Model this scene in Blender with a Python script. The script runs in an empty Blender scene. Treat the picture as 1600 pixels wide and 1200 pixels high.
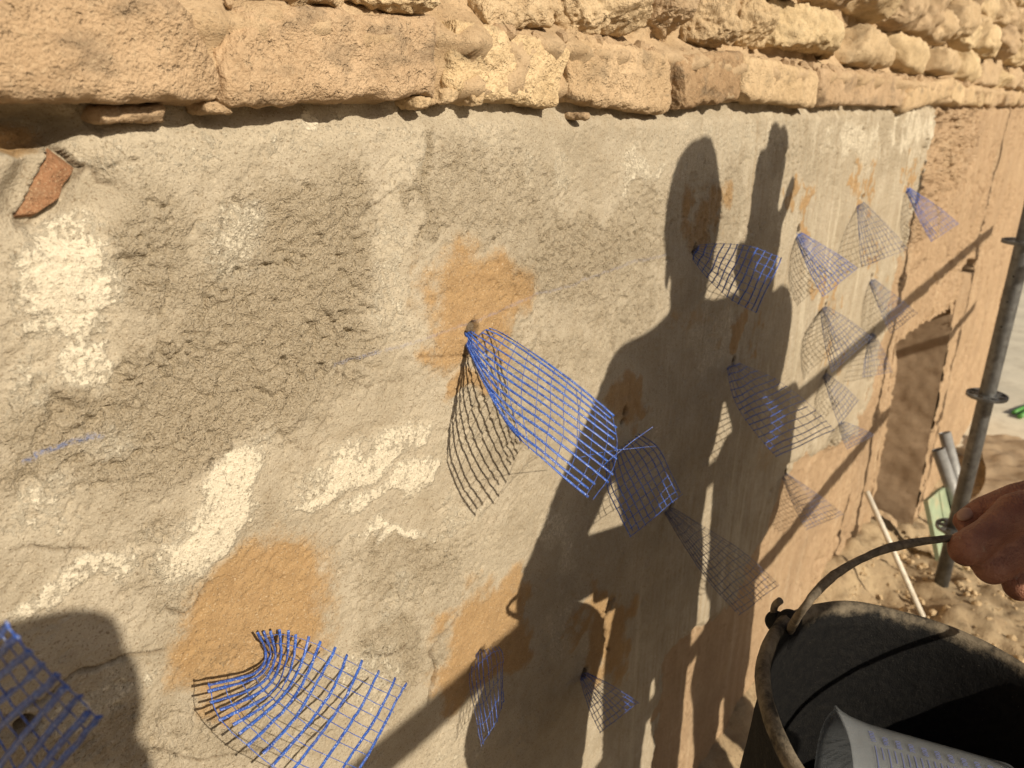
import bpy, bmesh, math, random
import numpy as np
from mathutils import Vector, Matrix
random.seed(7)
RNG = np.random.default_rng(11)
SC = bpy.context.scene
COL = SC.collection

# ------------------------------------------------------------------ camera, world, sun, exposure
CAM = np.array([0.0, -0.5, 1.63])
F = 1155.0
TH = math.atan(435 / 1155.0)
PS = math.radians(38.4)
HD = np.array([math.cos(PS), math.sin(PS), 0.0])
RT = np.array([math.sin(PS), -math.cos(PS), 0.0])
FW = HD * math.cos(TH) - np.array([0, 0, math.sin(TH)])
UP = HD * math.sin(TH) + np.array([0, 0, math.cos(TH)])
cd = bpy.data.cameras.new('camera')
cd.sensor_width = 36.0
cd.lens = 36.0 * F / 1600.0
cd.clip_start = 0.01
cd.clip_end = 600
cd.dof.use_dof = True
cd.dof.focus_distance = 0.68
cd.dof.aperture_fstop = 9.0
cam = bpy.data.objects.new('camera', cd)
COL.objects.link(cam)
cam.matrix_world = Matrix(((RT[0], UP[0], -FW[0], CAM[0]), (RT[1], UP[1], -FW[1], CAM[1]),
                           (RT[2], UP[2], -FW[2], CAM[2]), (0, 0, 0, 1)))
SC.camera = cam

SA, SB = 0.14, 0.56          # sunlight runs along (SA, 1, -SB)
SUN_EL = math.atan(SB / math.hypot(1, SA))
w = bpy.data.worlds.new('World')
SC.world = w
w.use_nodes = True
wn = w.node_tree.nodes
bg = wn['Background']
sky = wn.new('ShaderNodeTexSky')
sky.sky_type = 'NISHITA'
sky.sun_disc = False
sky.sun_elevation = SUN_EL
sky.sun_rotation = math.radians(180) + math.atan(SA)
sky.dust_density = 3.0
sky.ozone_density = 0.6
w.node_tree.links.new(sky.outputs[0], bg.inputs[0])
bg.inputs[1].default_value = 0.055
sd = bpy.data.lights.new('sun', 'SUN')
sd.energy = 5.0
sd.angle = math.radians(0.53)
sd.color = (1.0, 0.88, 0.70)
sun = bpy.data.objects.new('sun', sd)
COL.objects.link(sun)
sun.location = (0, -4, 4)
sun.rotation_euler = Vector((SA, 1, -SB)).to_track_quat('-Z', 'Y').to_euler()
vs = SC.view_settings
vs.view_transform = 'Standard'
vs.look = 'None'
vs.exposure = 0.06
vs.gamma = 1.0
vs.use_curve_mapping = False


# ------------------------------------------------------------------ projection helpers
def ray(px, py):
    return FW + RT * (px - 800) / F + UP * (600 - py) / F


def wp(px, py, out=0.0):
    """the point seen at this place of the photograph that stands `out` metres off the wall plane"""
    r = ray(px, py)
    return CAM + r * ((0.5 - out) / r[1])


def at(px, py, s):
    return CAM + ray(px, py) * s


def proj(X, Y, Z):
    dx, dy, dz = X - CAM[0], Y - CAM[1], Z - CAM[2]
    d = dx * FW[0] + dy * FW[1] + dz * FW[2]
    ok = d > 0.05
    d = np.where(ok, d, 1)
    px = 800 + F * (dx * RT[0] + dy * RT[1] + dz * RT[2]) / d
    py = 600 - F * (dx * UP[0] + dy * UP[1] + dz * UP[2]) / d
    return np.where(ok, px, -9999.0), np.where(ok, py, -9999.0)


# ------------------------------------------------------------------ noise
def _h(a):
    a = a.astype(np.uint64) & np.uint64(0xffffffff)
    a = (a ^ (a >> np.uint64(16))) * np.uint64(0x45d9f3b) & np.uint64(0xffffffff)
    a = (a ^ (a >> np.uint64(16))) * np.uint64(0x45d9f3b) & np.uint64(0xffffffff)
    a = a ^ (a >> np.uint64(16))
    return a.astype(np.float64) / 4294967295.0


def _k(i, j, k, s):
    return _h((i.astype(np.int64) * 73856093) ^ (j.astype(np.int64) * 19349663) ^ (k.astype(np.int64) * 83492791) ^ (s * 2654435761))


def vn2(x, y, s=0):
    xi, yi = np.floor(x), np.floor(y)
    fx, fy = x - xi, y - yi
    fx = fx * fx * fx * (fx * (fx * 6 - 15) + 10)
    fy = fy * fy * fy * (fy * (fy * 6 - 15) + 10)
    z = np.zeros_like(xi)
    a, b = _k(xi, yi, z, s), _k(xi + 1, yi, z, s)
    c, d = _k(xi, yi + 1, z, s), _k(xi + 1, yi + 1, z, s)
    return (a + (b - a) * fx) * (1 - fy) + (c + (d - c) * fx) * fy


def fbm2(x, y, o=4, s=0, g=0.5):
    r, a, t = 0, 1.0, 0
    for i in range(o):
        c, d = math.cos(.6 + .9 * i) * 2 ** i, math.sin(.6 + .9 * i) * 2 ** i
        r = r + a * vn2(x * c - y * d + 17.3 * i, x * d + y * c + 9.1 * i, s + i)
        t += a
        a *= g
    return r / t


def vn3(p, s=0):
    i = np.floor(p)
    f = p - i
    f = f * f * (3 - 2 * f)
    r = 0
    for dx in (0, 1):
        for dy in (0, 1):
            for dz in (0, 1):
                r = r + _k(i[:, 0] + dx, i[:, 1] + dy, i[:, 2] + dz, s) * (f[:, 0] if dx else 1 - f[:, 0]) * \
                    (f[:, 1] if dy else 1 - f[:, 1]) * (f[:, 2] if dz else 1 - f[:, 2])
    return r


def fbm3(p, o=4, s=0, g=0.5):
    r, a, t = 0, 1.0, 0
    for i in range(o):
        r = r + a * vn3(p * 2 ** i + 5.7 * i, s + i)
        t += a
        a *= g
    return r / t


def ss(a, b, x):
    t = np.clip((x - a) / (b - a), 0, 1)
    return t * t * (3 - 2 * t)


# ------------------------------------------------------------------ object helpers
def tag(o, label=None, cat=None, group=None, kind=None):
    if label: o['label'] = label
    if cat: o['category'] = cat
    if group: o['group'] = group
    if kind: o['kind'] = kind
    return o


def link(name, me, mat=None, parent=None, smooth=True):
    o = bpy.data.objects.new(name, me)
    COL.objects.link(o)
    if mat is not None and len(me.materials) == 0:
        me.materials.append(mat)
    if smooth:
        me.polygons.foreach_set('use_smooth', [True] * len(me.polygons))
    if parent is not None:
        o.parent = parent
        o.matrix_parent_inverse = Matrix.Translation(-Vector(parent.location)) if parent.type == 'EMPTY' else parent.matrix_world.inverted()
    return o


def empty(name, loc=(0, 0, 0)):
    o = bpy.data.objects.new(name, None)
    COL.objects.link(o)
    o.location = loc
    o.empty_display_size = 0.05
    return o


def mesh_np(name, V, Fq):
    me = bpy.data.meshes.new(name)
    V = np.asarray(V, dtype=np.float32)
    Fq = np.asarray(Fq, dtype=np.int32)
    n = Fq.shape[1]
    me.vertices.add(len(V))
    me.vertices.foreach_set('co', V.ravel())
    me.loops.add(Fq.size)
    me.loops.foreach_set('vertex_index', Fq.ravel())
    me.polygons.add(len(Fq))
    me.polygons.foreach_set('loop_start', np.arange(0, Fq.size, n, dtype=np.int32))
    me.polygons.foreach_set('loop_total', np.full(len(Fq), n, dtype=np.int32))
    me.update(calc_edges=True)
    return me


class MB:
    """collects shapes that belong to one mesh"""

    def __init__(self):
        self.v, self.f = [], []

    def add(self, V, Fs):
        b = len(self.v)
        self.v += [tuple(map(float, p)) for p in V]
        self.f += [tuple(b + i for i in q) for q in Fs]
        return self

    def box(self, c, s, R=None):
        V = []
        for x in (-.5, .5):
            for y in (-.5, .5):
                for z in (-.5, .5):
                    p = np.array([x * s[0], y * s[1], z * s[2]])
                    if R is not None: p = R @ p
                    V.append(p + np.array(c))
        return self.add(V, [(0, 1, 3, 2), (4, 6, 7, 5), (0, 4, 5, 1), (2, 3, 7, 6), (0, 2, 6, 4), (1, 5, 7, 3)])

    def tube(self, pts, r, n=8, cap=True, flat=1.0, nref=None):
        pts = np.asarray(pts, float)
        m = len(pts)
        r = np.full(m, r) if np.isscalar(r) else np.asarray(r, float)
        T = np.gradient(pts, axis=0)
        T /= np.linalg.norm(T, axis=1)[:, None] + 1e-12
        ref = np.array([0, 0, 1.0]) if abs(T[0][2]) < .9 else np.array([1.0, 0, 0])
        a = np.cross(T[0], ref); a /= np.linalg.norm(a)
        V = []
        ang = np.arange(n) * 2 * np.pi / n + np.pi / n
        for i in range(m):
            if nref is not None:
                nn = nref if nref.ndim == 1 else nref[i]
                b0 = nn - T[i] * (nn @ T[i]); b0 = b0 / (np.linalg.norm(b0) + 1e-9)
                a = np.cross(b0, T[i])
            else:
                a = a - T[i] * (a @ T[i]); a /= np.linalg.norm(a) + 1e-12
            b = np.cross(T[i], a)
            for t in ang:
                V.append(pts[i] + r[i] * (math.cos(t) * a + flat * math.sin(t) * b))
        Fs = []
        for i in range(m - 1):
            for j in range(n):
                k = (j + 1) % n
                Fs.append((i * n + j, i * n + k, (i + 1) * n + k, (i + 1) * n + j))
        if cap:
            Fs.append(tuple(range(n))[::-1]); Fs.append(tuple((m - 1) * n + j for j in range(n)))
        return self.add(V, Fs)

    def capsule(self, p0, r0, p1, r1, n=14, k=5):
        p0, p1 = np.asarray(p0, float), np.asarray(p1, float)
        d = p1 - p0; L = np.linalg.norm(d); d = d / (L + 1e-9)
        P, R = [], []
        for i in range(k):
            t = math.pi / 2 * (i + .35) / k
            P.append(p0 - d * r0 * math.cos(t)); R.append(r0 * math.sin(t))
        P.append(p0); R.append(r0); P.append(p1); R.append(r1)
        for i in range(k)[::-1]:
            t = math.pi / 2 * (i + .35) / k
            P.append(p1 + d * r1 * math.cos(t)); R.append(r1 * math.sin(t))
        ref = np.array([0, 0, 1.0]) if abs(d[2]) < .9 else np.array([1.0, 0, 0])
        a = np.cross(d, ref); a /= np.linalg.norm(a); b = np.cross(d, a)
        V = [p + r * (math.cos(t) * a + math.sin(t) * b) for p, r in zip(P, R) for t in np.arange(n) * 2 * np.pi / n]
        m = len(P)
        Fs = [(i * n + j, i * n + (j + 1) % n, (i + 1) * n + (j + 1) % n, (i + 1) * n + j) for i in range(m - 1) for j in range(n)]
        Fs += [tuple(range(n))[::-1], tuple((m - 1) * n + j for j in range(n))]
        return self.add(V, Fs)

    def ell(self, c, r, R=None, n=20, k=12):
        V, Fs = [], []
        for i in range(k):
            t = math.pi * (i + .4) / (k - .2)
            for j in range(n):
                p = 2 * math.pi * j / n
                q = np.array([r[0] * math.sin(t) * math.cos(p), r[1] * math.sin(t) * math.sin(p), r[2] * math.cos(t)])
                if R is not None: q = R @ q
                V.append(q + np.array(c))
        for i in range(k - 1):
            for j in range(n):
                Fs.append((i * n + j, (i + 1) * n + j, (i + 1) * n + (j + 1) % n, i * n + (j + 1) % n))
        Fs += [tuple(range(n)), tuple((k - 1) * n + j for j in range(n))[::-1]]
        return self.add(V, Fs)

    def lathe(self, c, ax, prof, n=48, ref=None, fn=None):
        ax = np.asarray(ax, float) / np.linalg.norm(ax)
        ref = np.array([1.0, 0, 0]) if ref is None else ref
        a = ref - ax * (ref @ ax); a /= np.linalg.norm(a); b = np.cross(ax, a)
        V = []
        for i, (r, h) in enumerate(prof):
            for j in range(n):
                t = 2 * math.pi * j / n
                rr, hh = (r, h) if fn is None else fn(r, h, t, i)
                V.append(np.array(c) + ax * hh + rr * (math.cos(t) * a + math.sin(t) * b))
        m = len(prof)
        Fs = [(i * n + j, i * n + (j + 1) % n, (i + 1) * n + (j + 1) % n, (i + 1) * n + j) for i in range(m - 1) for j in range(n)]
        return self.add(V, Fs)

    def mesh(self, name='m'):
        me = bpy.data.meshes.new(name)
        me.from_pydata(self.v, [], self.f)
        me.update()
        return me

    def build(self, name, mat, parent=None, smooth=True):
        return link(name, self.mesh(name), mat, parent, smooth)

    def remesh(self, name, mat, parent, vox, smooth_it=4):
        me = self.mesh('tmp')
        o = bpy.data.objects.new('tmp', me)
        COL.objects.link(o)
        m = o.modifiers.new('r', 'REMESH'); m.mode = 'VOXEL'; m.voxel_size = vox
        if smooth_it:
            m2 = o.modifiers.new('s', 'SMOOTH'); m2.factor = .5; m2.iterations = smooth_it
        dg = bpy.context.evaluated_depsgraph_get()
        dg.update()
        res = bpy.data.meshes.new_from_object(o.evaluated_get(dg))
        bpy.data.objects.remove(o)
        res.materials.clear()
        return link(name, res, mat, parent)


# ------------------------------------------------------------------ materials
class NT:
    def __init__(self, name):
        self.m = bpy.data.materials.new(name)
        self.m.use_nodes = True
        self.t = self.m.node_tree
        self.n = self.t.nodes
        self.b = self.n['Principled BSDF']
        self.out = self.n['Material Output']

    def new(self, ty, **kw):
        x = self.n.new(ty)
        for k, v in kw.items(): setattr(x, k, v)
        return x

    def L(self, a, b): self.t.links.new(a, b)

    def val(self, s, v):
        if hasattr(v, 'is_output') or isinstance(v, bpy.types.NodeSocket): self.L(v, s)
        else: s.default_value = v

    def noise(self, scale, detail=4, rough=.55, vec=None, dist=0):
        x = self.new('ShaderNodeTexNoise')
        x.inputs['Scale'].default_value = scale; x.inputs['Detail'].default_value = detail
        x.inputs['Roughness'].default_value = rough; x.inputs['Distortion'].default_value = dist
        if vec is not None: self.L(vec, x.inputs['Vector'])
        return x.outputs[0]

    def vor(self, scale, vec=None, feat='F1'):
        x = self.new('ShaderNodeTexVoronoi'); x.feature = feat
        x.inputs['Scale'].default_value = scale
        if vec is not None: self.L(vec, x.inputs['Vector'])
        return x.outputs['Distance']

    def math(self, op, a, b=0.0, c=0.0, clamp=False):
        x = self.new('ShaderNodeMath', operation=op, use_clamp=clamp)
        for i, v in enumerate((a, b, c)): self.val(x.inputs[i], v)
        return x.outputs[0]

    def mix(self, f, a, b, mode='MIX'):
        x = self.new('ShaderNodeMix', data_type='RGBA', blend_type=mode)
        self.val(x.inputs[0], f)
        for i, v in ((6, a), (7, b)):
            if isinstance(v, tuple): v = v + (1,) if len(v) == 3 else v
            self.val(x.inputs[i], v)
        return x.outputs[2]

    def ramp(self, f, *stops):
        x = self.new('ShaderNodeValToRGB')
        e = x.color_ramp.elements
        while len(e) < len(stops): e.new(.5)
        for i, (p, c) in enumerate(stops):
            e[i].position = p
            e[i].color = (c, c, c, 1) if isinstance(c, (int, float)) else tuple(c) + (1,)
        self.L(f, x.inputs[0])
        return x.outputs[0]

    def step(self, f, lo, hi):
        x = self.new('ShaderNodeMapRange', interpolation_type='SMOOTHSTEP')
        self.val(x.inputs[0], f); x.inputs[1].default_value = lo; x.inputs[2].default_value = hi
        return x.outputs[0]

    def pos(self, scale=(1, 1, 1)):
        g = self.new('ShaderNodeNewGeometry')
        m = self.new('ShaderNodeMapping'); m.inputs['Scale'].default_value = scale
        self.L(g.outputs['Position'], m.inputs[0])
        return m.outputs[0]

    def bump(self, h, strength, dist, prev=None):
        x = self.new('ShaderNodeBump')
        x.inputs['Strength'].default_value = strength; x.inputs['Distance'].default_value = dist
        self.val(x.inputs['Height'], h)
        if prev is not None: self.L(prev, x.inputs['Normal'])
        return x.outputs[0]

    def done(self, color, rough=.9, normal=None, spec=.25, metal=0.0):
        if isinstance(color, tuple): color = color + (1,) if len(color) == 3 else color
        self.val(self.b.inputs['Base Color'], color)
        self.val(self.b.inputs['Roughness'], rough)
        self.b.inputs['Specular IOR Level'].default_value = spec
        self.b.inputs['Metallic'].default_value = metal
        if normal is not None: self.L(normal, self.b.inputs['Normal'])
        return self.m


def m_render():
    t = NT('lime_render')
    p = t.pos()
    a = t.new('ShaderNodeAttribute', attribute_name='mask')
    sp = t.new('ShaderNodeSeparateColor'); t.L(a.outputs['Color'], sp.inputs[0])
    white, orange, rough = sp.outputs[0], sp.outputs[1], sp.outputs[2]
    ochre = a.outputs['Alpha']
    c_ = lambda n, k: t.math('MULTIPLY', t.math('SUBTRACT', n, .5), k)
    n1 = t.noise(11, 7, .62, p)
    n2 = t.noise(70, 6, .68, p)
    n3 = t.noise(470, 3, .62, p)
    n4 = t.noise(500, 3, .66, p)
    vg = t.vor(340, p)
    vg2 = t.vor(640, p)
    fl = t.noise(300, 5, .72, t.pos((.8, 1, .7)))
    strk = t.noise(20, 6, .6, t.pos((1.5, 1, .10)))
    strk2 = t.noise(95, 5, .6, t.pos((1.5, 1, .06)))
    # body of the old render: sandy grey-beige
    base = t.mix(t.step(n1, .3, .7), (.365, .312, .23), (.455, .397, .305))
    base = t.mix(t.math('MULTIPLY', t.step(n2, .45, .75), .5), base, (.345, .278, .19))
    rg = t.step(t.math('ADD', rough, c_(n2, 1.1)), .12, .95)
    rcol = t.mix(t.step(n3, .36, .64), (.36, .295, .203), (.475, .405, .298))
    rcol = t.mix(t.math('MULTIPLY', t.step(n1, .35, .7), .3), rcol, (.40, .325, .22))
    base = t.mix(t.math('MULTIPLY', rg, .9), base, rcol)
    # smoother, paler skim
    lf = t.step(t.math('ADD', white, t.math('ADD', c_(n2, .35), c_(fl, .3))), .12, .62)
    base = t.mix(t.math('MULTIPLY', lf, .8), base, t.mix(t.step(n3, .3, .7), (.45, .388, .29), (.535, .47, .36)))
    # thin whitewash left in flakes
    wf = t.step(t.math('ADD', white, t.math('ADD', c_(fl, 1.7), c_(n2, 1.1))), .50, .80)
    base = t.mix(t.math('MULTIPLY', wf, .85), base, t.mix(t.step(n3, .3, .7), (.62, .555, .43), (.72, .655, .52)))
    # rusty ochre bloom round the anchors
    of = t.step(t.math('ADD', orange, t.math('ADD', c_(n2, .6), c_(n3, .5))), .22, .78)
    ocol = t.mix(t.step(n2, .3, .7), (.33, .195, .078), (.415, .26, .115))
    base = t.mix(t.math('MULTIPLY', of, .82), base, ocol)
    # ochre plaster beyond and below the render
    oc = t.mix(t.step(strk, .25, .75), (.385, .268, .165), (.465, .335, .215))
    oc = t.mix(t.math('MULTIPLY', t.step(strk2, .58, .8), .22), oc, (.37, .225, .11))
    oc = t.mix(t.math('MULTIPLY', t.step(n1, .5, .75), .6), oc, (.54, .405, .26))
    oc = t.mix(t.math('MULTIPLY', t.step(n2, .48, .66), .55), oc, (.33, .215, .125))
    oc = t.mix(t.math('MULTIPLY', t.step(n3, .5, .8), .35), oc, (.34, .22, .115))
    oc = t.mix(t.math('MULTIPLY', t.step(t.noise(3.2, 6, .65, p), .45, .68), .6), oc, (.31, .215, .135))
    base = t.mix(t.step(ochre, .35, .65), base, oc)
    # vertical wash streaks, more of them along the far end
    a2 = t.new('ShaderNodeAttribute', attribute_name='streak')
    ino = t.math('SUBTRACT', 1.0, t.math('MULTIPLY', t.step(ochre, .35, .65), .75))
    sk = t.math('MULTIPLY', t.math('MULTIPLY', t.step(strk2, .47, .66), a2.outputs['Fac']), ino)
    base = t.mix(t.math('MULTIPLY', sk, .6), base, (.27, .19, .105))
    sk2 = t.math('MULTIPLY', t.math('MULTIPLY', t.step(strk, .54, .68), a2.outputs['Fac']), ino)
    base = t.mix(t.math('MULTIPLY', sk2, .75), base, (.60, .535, .41))
    # sand grains of different stone; dark ones also paint in tiny pit shadows
    base = t.mix(t.math('MULTIPLY', t.step(n4, .56, .66), .7), base, (.18, .13, .078))
    gr2 = t.step(t.noise(520, 3, .66, t.pos((1.0, 1.1, 1.07))), .60, .68)
    base = t.mix(t.math('MULTIPLY', gr2, .45), base, (.70, .61, .46))
    a3 = t.new('ShaderNodeAttribute', attribute_name='hole')
    base = t.mix(a3.outputs['Fac'], base, (.12, .08, .045))
    a4 = t.new('ShaderNodeAttribute', attribute_name='blueline')
    base = t.mix(t.math('MULTIPLY', a4.outputs['Fac'], t.step(n3, .35, .6)), base, (.20, .24, .42))
    amt = t.math('ADD', .5, t.math('MULTIPLY', rg, .9))
    gg = t.math('ADD', t.math('SUBTRACT', t.math('MULTIPLY', n3, .8), t.math('MULTIPLY', vg2, .18)), t.math('MULTIPLY', n4, .55))
    gg = t.math('ADD', gg, t.math('MULTIPLY', t.math('MULTIPLY', n2, t.step(ochre, .35, .65)), 3.0))
    hh = t.math('MULTIPLY', gg, amt)
    hh = t.math('ADD', hh, t.math('MULTIPLY', wf, .2))
    nb = t.bump(hh, 1.0, .0034)
    return t.done(base, .93, nb, .1)


def m_stone(name, c1, c2, c3, sc=1.0, dark=.5):
    t = NT(name)
    tc = t.pos()
    oi = t.new('ShaderNodeObjectInfo')
    n1 = t.noise(9 * sc, 6, .6, tc); n2 = t.noise(55 * sc, 7, .68, tc); n3 = t.noise(330 * sc, 4, .7, tc)
    n5 = t.noise(20 * sc, 5, .6, t.pos((1, 1, 1.7)))
    c = t.mix(t.step(n1, .3, .7), c1, c2)
    c = t.mix(t.math('MULTIPLY', t.step(n2, .46, .72), .7), c, c3)
    c = t.mix(t.math('MULTIPLY', t.step(n5, .50, .68), dark), c, (.16, .125, .085))
    c = t.mix(t.math('MULTIPLY', t.step(n3, .52, .75), .4), c, (.26, .17, .09))
    c = t.mix(t.math('MULTIPLY', t.step(n3, .50, .28), .35), c, (.68, .55, .36))
    hs = t.new('ShaderNodeHueSaturation')
    t.L(c, hs.inputs['Color'])
    t.L(t.math('ADD', .90, t.math('MULTIPLY', oi.outputs['Random'], .26)), hs.inputs['Value'])
    t.L(t.math('ADD', .496, t.math('MULTIPLY', oi.outputs['Random'], .012)), hs.inputs['Hue'])
    pit = t.step(t.noise(150 * sc, 3, .6, tc), .57, .70)
    hh = t.math('SUBTRACT', t.math('ADD', t.math('MULTIPLY', n2, .5), t.math('MULTIPLY', t.noise(420 * sc, 2, .6, tc), .55)), t.math('MULTIPLY', pit, .30))
    nb = t.bump(hh, 1.0, .0048 / sc)
    return t.done(hs.outputs[0], .92, nb, .15)


def m_plain(name, col, rough=.6, spec=.4, metal=0.0, nscale=60, var=.25, bump=0.0, dirt=None, dirt_amt=.4, dscale=25):
    t = NT(name)
    p = t.pos()
    n = t.noise(nscale, 5, .6, p)
    c = t.mix(t.step(n, .25, .75), tuple(x * (1 - var) for x in col), tuple(min(1, x * (1 + var)) for x in col))
    if dirt is not None:
        d = t.noise(dscale, 6, .65, p)
        c = t.mix(t.math('MULTIPLY', t.step(d, .48, .66), dirt_amt), c, dirt)
    nb = t.bump(n, .6, bump) if bump else None
    return t.done(c, rough, nb, spec, metal)


def m_strand():
    t = NT('blue_fibreglass_strand')
    p = t.pos()
    n = t.noise(260, 4, .6, p); n2 = t.noise(900, 2, .6, p)
    c = t.mix(t.step(n, .35, .7), (.022, .06, .30), (.045, .14, .54))
    c = t.mix(t.math('MULTIPLY', t.step(n2, .58, .68), .8), c, (.62, .68, .78))
    c = t.mix(t.math('MULTIPLY', t.step(t.noise(90, 4, .6, p), .5, .7), .3), c, (.18, .21, .32))
    return t.done(c, .42, None, .45)


def m_strand_pale():
    t = NT('dusty_blue_strand')
    p = t.pos()
    n = t.noise(120, 4, .6, p); n2 = t.noise(700, 2, .6, p)
    c = t.mix(t.step(n, .35, .65), (.03, .045, .15), (.12, .14, .21))
    c = t.mix(t.math('MULTIPLY', t.step(n2, .57, .68), .8), c, (.55, .55, .55))  # pale flecks, glints painted into the strand colour
    return t.done(c, .5, None, .4)


def m_bucket():
    t = NT('black_rubber_with_mortar')
    p = t.pos()
    n1 = t.noise(22, 6, .65, p); n2 = t.noise(130, 5, .65, p); n3 = t.noise(600, 3, .6, p)
    c = t.mix(t.step(n2, .35, .7), (.004, .004, .0045), (.009, .0085, .008))
    a = t.new('ShaderNodeAttribute', attribute_name='dust')
    d = t.step(t.math('ADD', a.outputs['Fac'], t.math('ADD', t.math('MULTIPLY', t.math('SUBTRACT', n1, .5), 1.1), t.math('MULTIPLY', t.math('SUBTRACT', n2, .5), .6))), .35, .85)
    c = t.mix(t.math('MULTIPLY', d, .8), c, (.23, .19, .135))
    c = t.mix(t.math('MULTIPLY', t.step(n3, .68, .74), .35), c, (.20, .18, .15))
    nb = t.bump(t.math('ADD', n2, t.math('MULTIPLY', n3, .5)), .7, .002)
    return t.done(c, .7, nb, .18)


def m_skin():
    t = NT('weathered_skin')
    p = t.pos()
    n1 = t.noise(38, 4, .6, p); n2 = t.noise(200, 5, .65, p); v = t.vor(480, p)
    c = t.mix(t.step(n1, .35, .68), (.25, .105, .065), (.36, .17, .108))
    c = t.mix(t.math('MULTIPLY', t.step(n2, .5, .72), .45), c, (.22, .075, .045))
    c = t.mix(t.math('MULTIPLY', t.step(t.noise(75, 6, .7, p), .60, .72), .45), c, (.42, .34, .25))
    cre = t.noise(60, 3, .5, t.pos((1, 1, 3.5)), 1.5)
    nb = t.bump(t.math('ADD', t.math('ADD', n2, t.math('MULTIPLY', v, .6)), t.math('MULTIPLY', cre, .9)), .7, .0014)
    m = t.done(c, .55, nb, .4)
    t.b.inputs['Subsurface Weight'].default_value = .08
    t.b.inputs['Subsurface Radius'].default_value = (.006, .002, .001)
    return m


def m_jug():
    t = NT('frosted_polypropylene')
    n = t.noise(90, 4, .6, t.pos())
    c = t.mix(t.step(n, .4, .7), (.34, .365, .385), (.30, .32, .335))
    m = t.done(c, .38, None, .5)
    t.b.inputs['Alpha'].default_value = .30
    t.b.inputs['Transmission Weight'].default_value = .25
    return m


M = dict(
    render=m_render(),
    stone=m_stone('sandstone', (.47, .335, .20), (.57, .42, .265), (.40, .28, .165), 1, .5),
    rubble=m_stone('rubble_stone', (.47, .345, .21), (.56, .425, .27), (.40, .28, .165), 1.2, .3),
    brown=m_stone('brown_stone', (.33, .215, .12), (.41, .28, .165), (.26, .165, .09), 1.3, .6),
    mortar=m_stone('earth_mortar', (.45, .325, .195), (.53, .395, .25), (.37, .255, .15), 2.0, .15),
    plug=m_stone('dark_grout', (.10, .075, .05), (.16, .12, .08), (.08, .055, .035), 2, .3),
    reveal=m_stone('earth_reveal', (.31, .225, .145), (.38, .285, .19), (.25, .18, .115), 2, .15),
    brick=m_stone('red_brick', (.25, .12, .068), (.31, .155, .09), (.19, .09, .052), 2.2, .3),
    earth=m_stone('dry_earth', (.33, .24, .15), (.42, .32, .205), (.25, .175, .105), .8, .4),
    pave=m_plain('pale_concrete', (.62, .56, .44), .9, .2, 0, 2.5, .12, 0, (.40, .34, .25), .4, 4),
    strand=m_strand(), strand_pale=m_strand_pale(),
    steel=m_plain('galvanised_steel', (.17, .173, .173), .5, .5, .75, 30, .3, .0006, (.10, .095, .09), .7, 45),
    tube=m_plain('grey_pipe', (.33, .33, .32), .5, .4, .2, 40, .2),
    white=m_plain('white_rod', (.66, .62, .53), .5, .4, 0, 40, .12, 0, (.40, .32, .2), .4, 60),
    green=m_plain('pale_green_board', (.27, .33, .22), .7, .3, 0, 20, .15, 0, (.45, .36, .22), .5, 14),
    hose=m_plain('green_plastic', (.10, .30, .07), .5, .4, 0, 30, .15),
    sheet=m_plain('brown_dust_sheet', (.30, .225, .145), .8, .3, 0, 12, .2, .002),
    bucket=m_bucket(), wire=m_plain('mud_coated_wire', (.13, .105, .075), .75, .3, .2, 160, .5, .0012, (.26, .21, .14), .6, 70),
    skin=m_skin(), jug=m_jug(),
    ink=m_plain('blue_print', (.11, .13, .28), .6, .3, 0, 20, .1),
    shirt=m_plain('dark_work_shirt', (.07, .075, .09), .9, .2, 0, 30, .3, .002),
    shirt2=m_plain('grey_work_shirt', (.18, .17, .16), .9, .2, 0, 30, .3, .002),
    trousers=m_plain('dusty_trousers', (.14, .12, .095), .9, .2, 0, 30, .3, .002, (.35, .28, .2), .5, 8),
    boots=m_plain('worn_boots', (.07, .05, .035), .7, .3, 0, 40, .3, .001, (.3, .24, .16), .6, 20),
    hair=m_plain('dark_hair', (.03, .022, .016), .6, .4, 0, 200, .3, .002),
    cap=m_plain('cotton_cap', (.22, .20, .17), .9, .2, 0, 60, .2, .001),
    wood=m_plain('scaffold_plank', (.33, .24, .145), .85, .2, 0, 10, .3, .002, (.45, .38, .28), .4, 8),
    phone=m_plain('black_phone', (.015, .015, .017), .25, .5, 0, 40, .1),
    nail=m_plain('finger_nail', (.42, .26, .19), .35, .5, 0, 90, .15),
    eye=m_plain('eye', (.5, .48, .45), .2, .5, 0, 40, .1),
)

# ------------------------------------------------------------------ the wall
WALL_L, WALL_R = -2.4, 6.75
wall = empty('old_stone_wall', (0, 0, 0))
tag(wall, 'old stone wall with peeling lime render under rough stone courses', 'wall')


def spaced(segs):
    out = []
    for a, b, d0, d1 in segs:
        x = a
        while x < b - 1e-6:
            out.append(x)
            x += d0 + (d1 - d0) * (x - a) / (b - a)
    out.append(segs[-1][1])
    return np.array(out)


xs = spaced([(WALL_L, -.1, .03, .008), (-.1, .08, .006, .0022), (.08, 1.0, .0016, .0018), (1.0, 1.6, .0020, .0040), (1.6, 3.0, .0045, .010), (3.0, 4.4, .009, .010), (4.4, WALL_R, .014, .022)])
zs = spaced([(-1.1, 0.0, .03, .014), (0, .75, .010, .0035), (.75, 1.0, .0026, .0020), (1.0, 1.62, .0017, .0016), (1.62, 1.634, .003, .003)])
X, Z = np.meshgrid(xs, zs, indexing='ij')
PX, PY = proj(X, np.zeros_like(X), Z)
WX = (fbm2(X * 22, Z * 22, 4, 3) - .5)
WY = (fbm2(X * 22, Z * 22, 4, 8) - .5)
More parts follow.
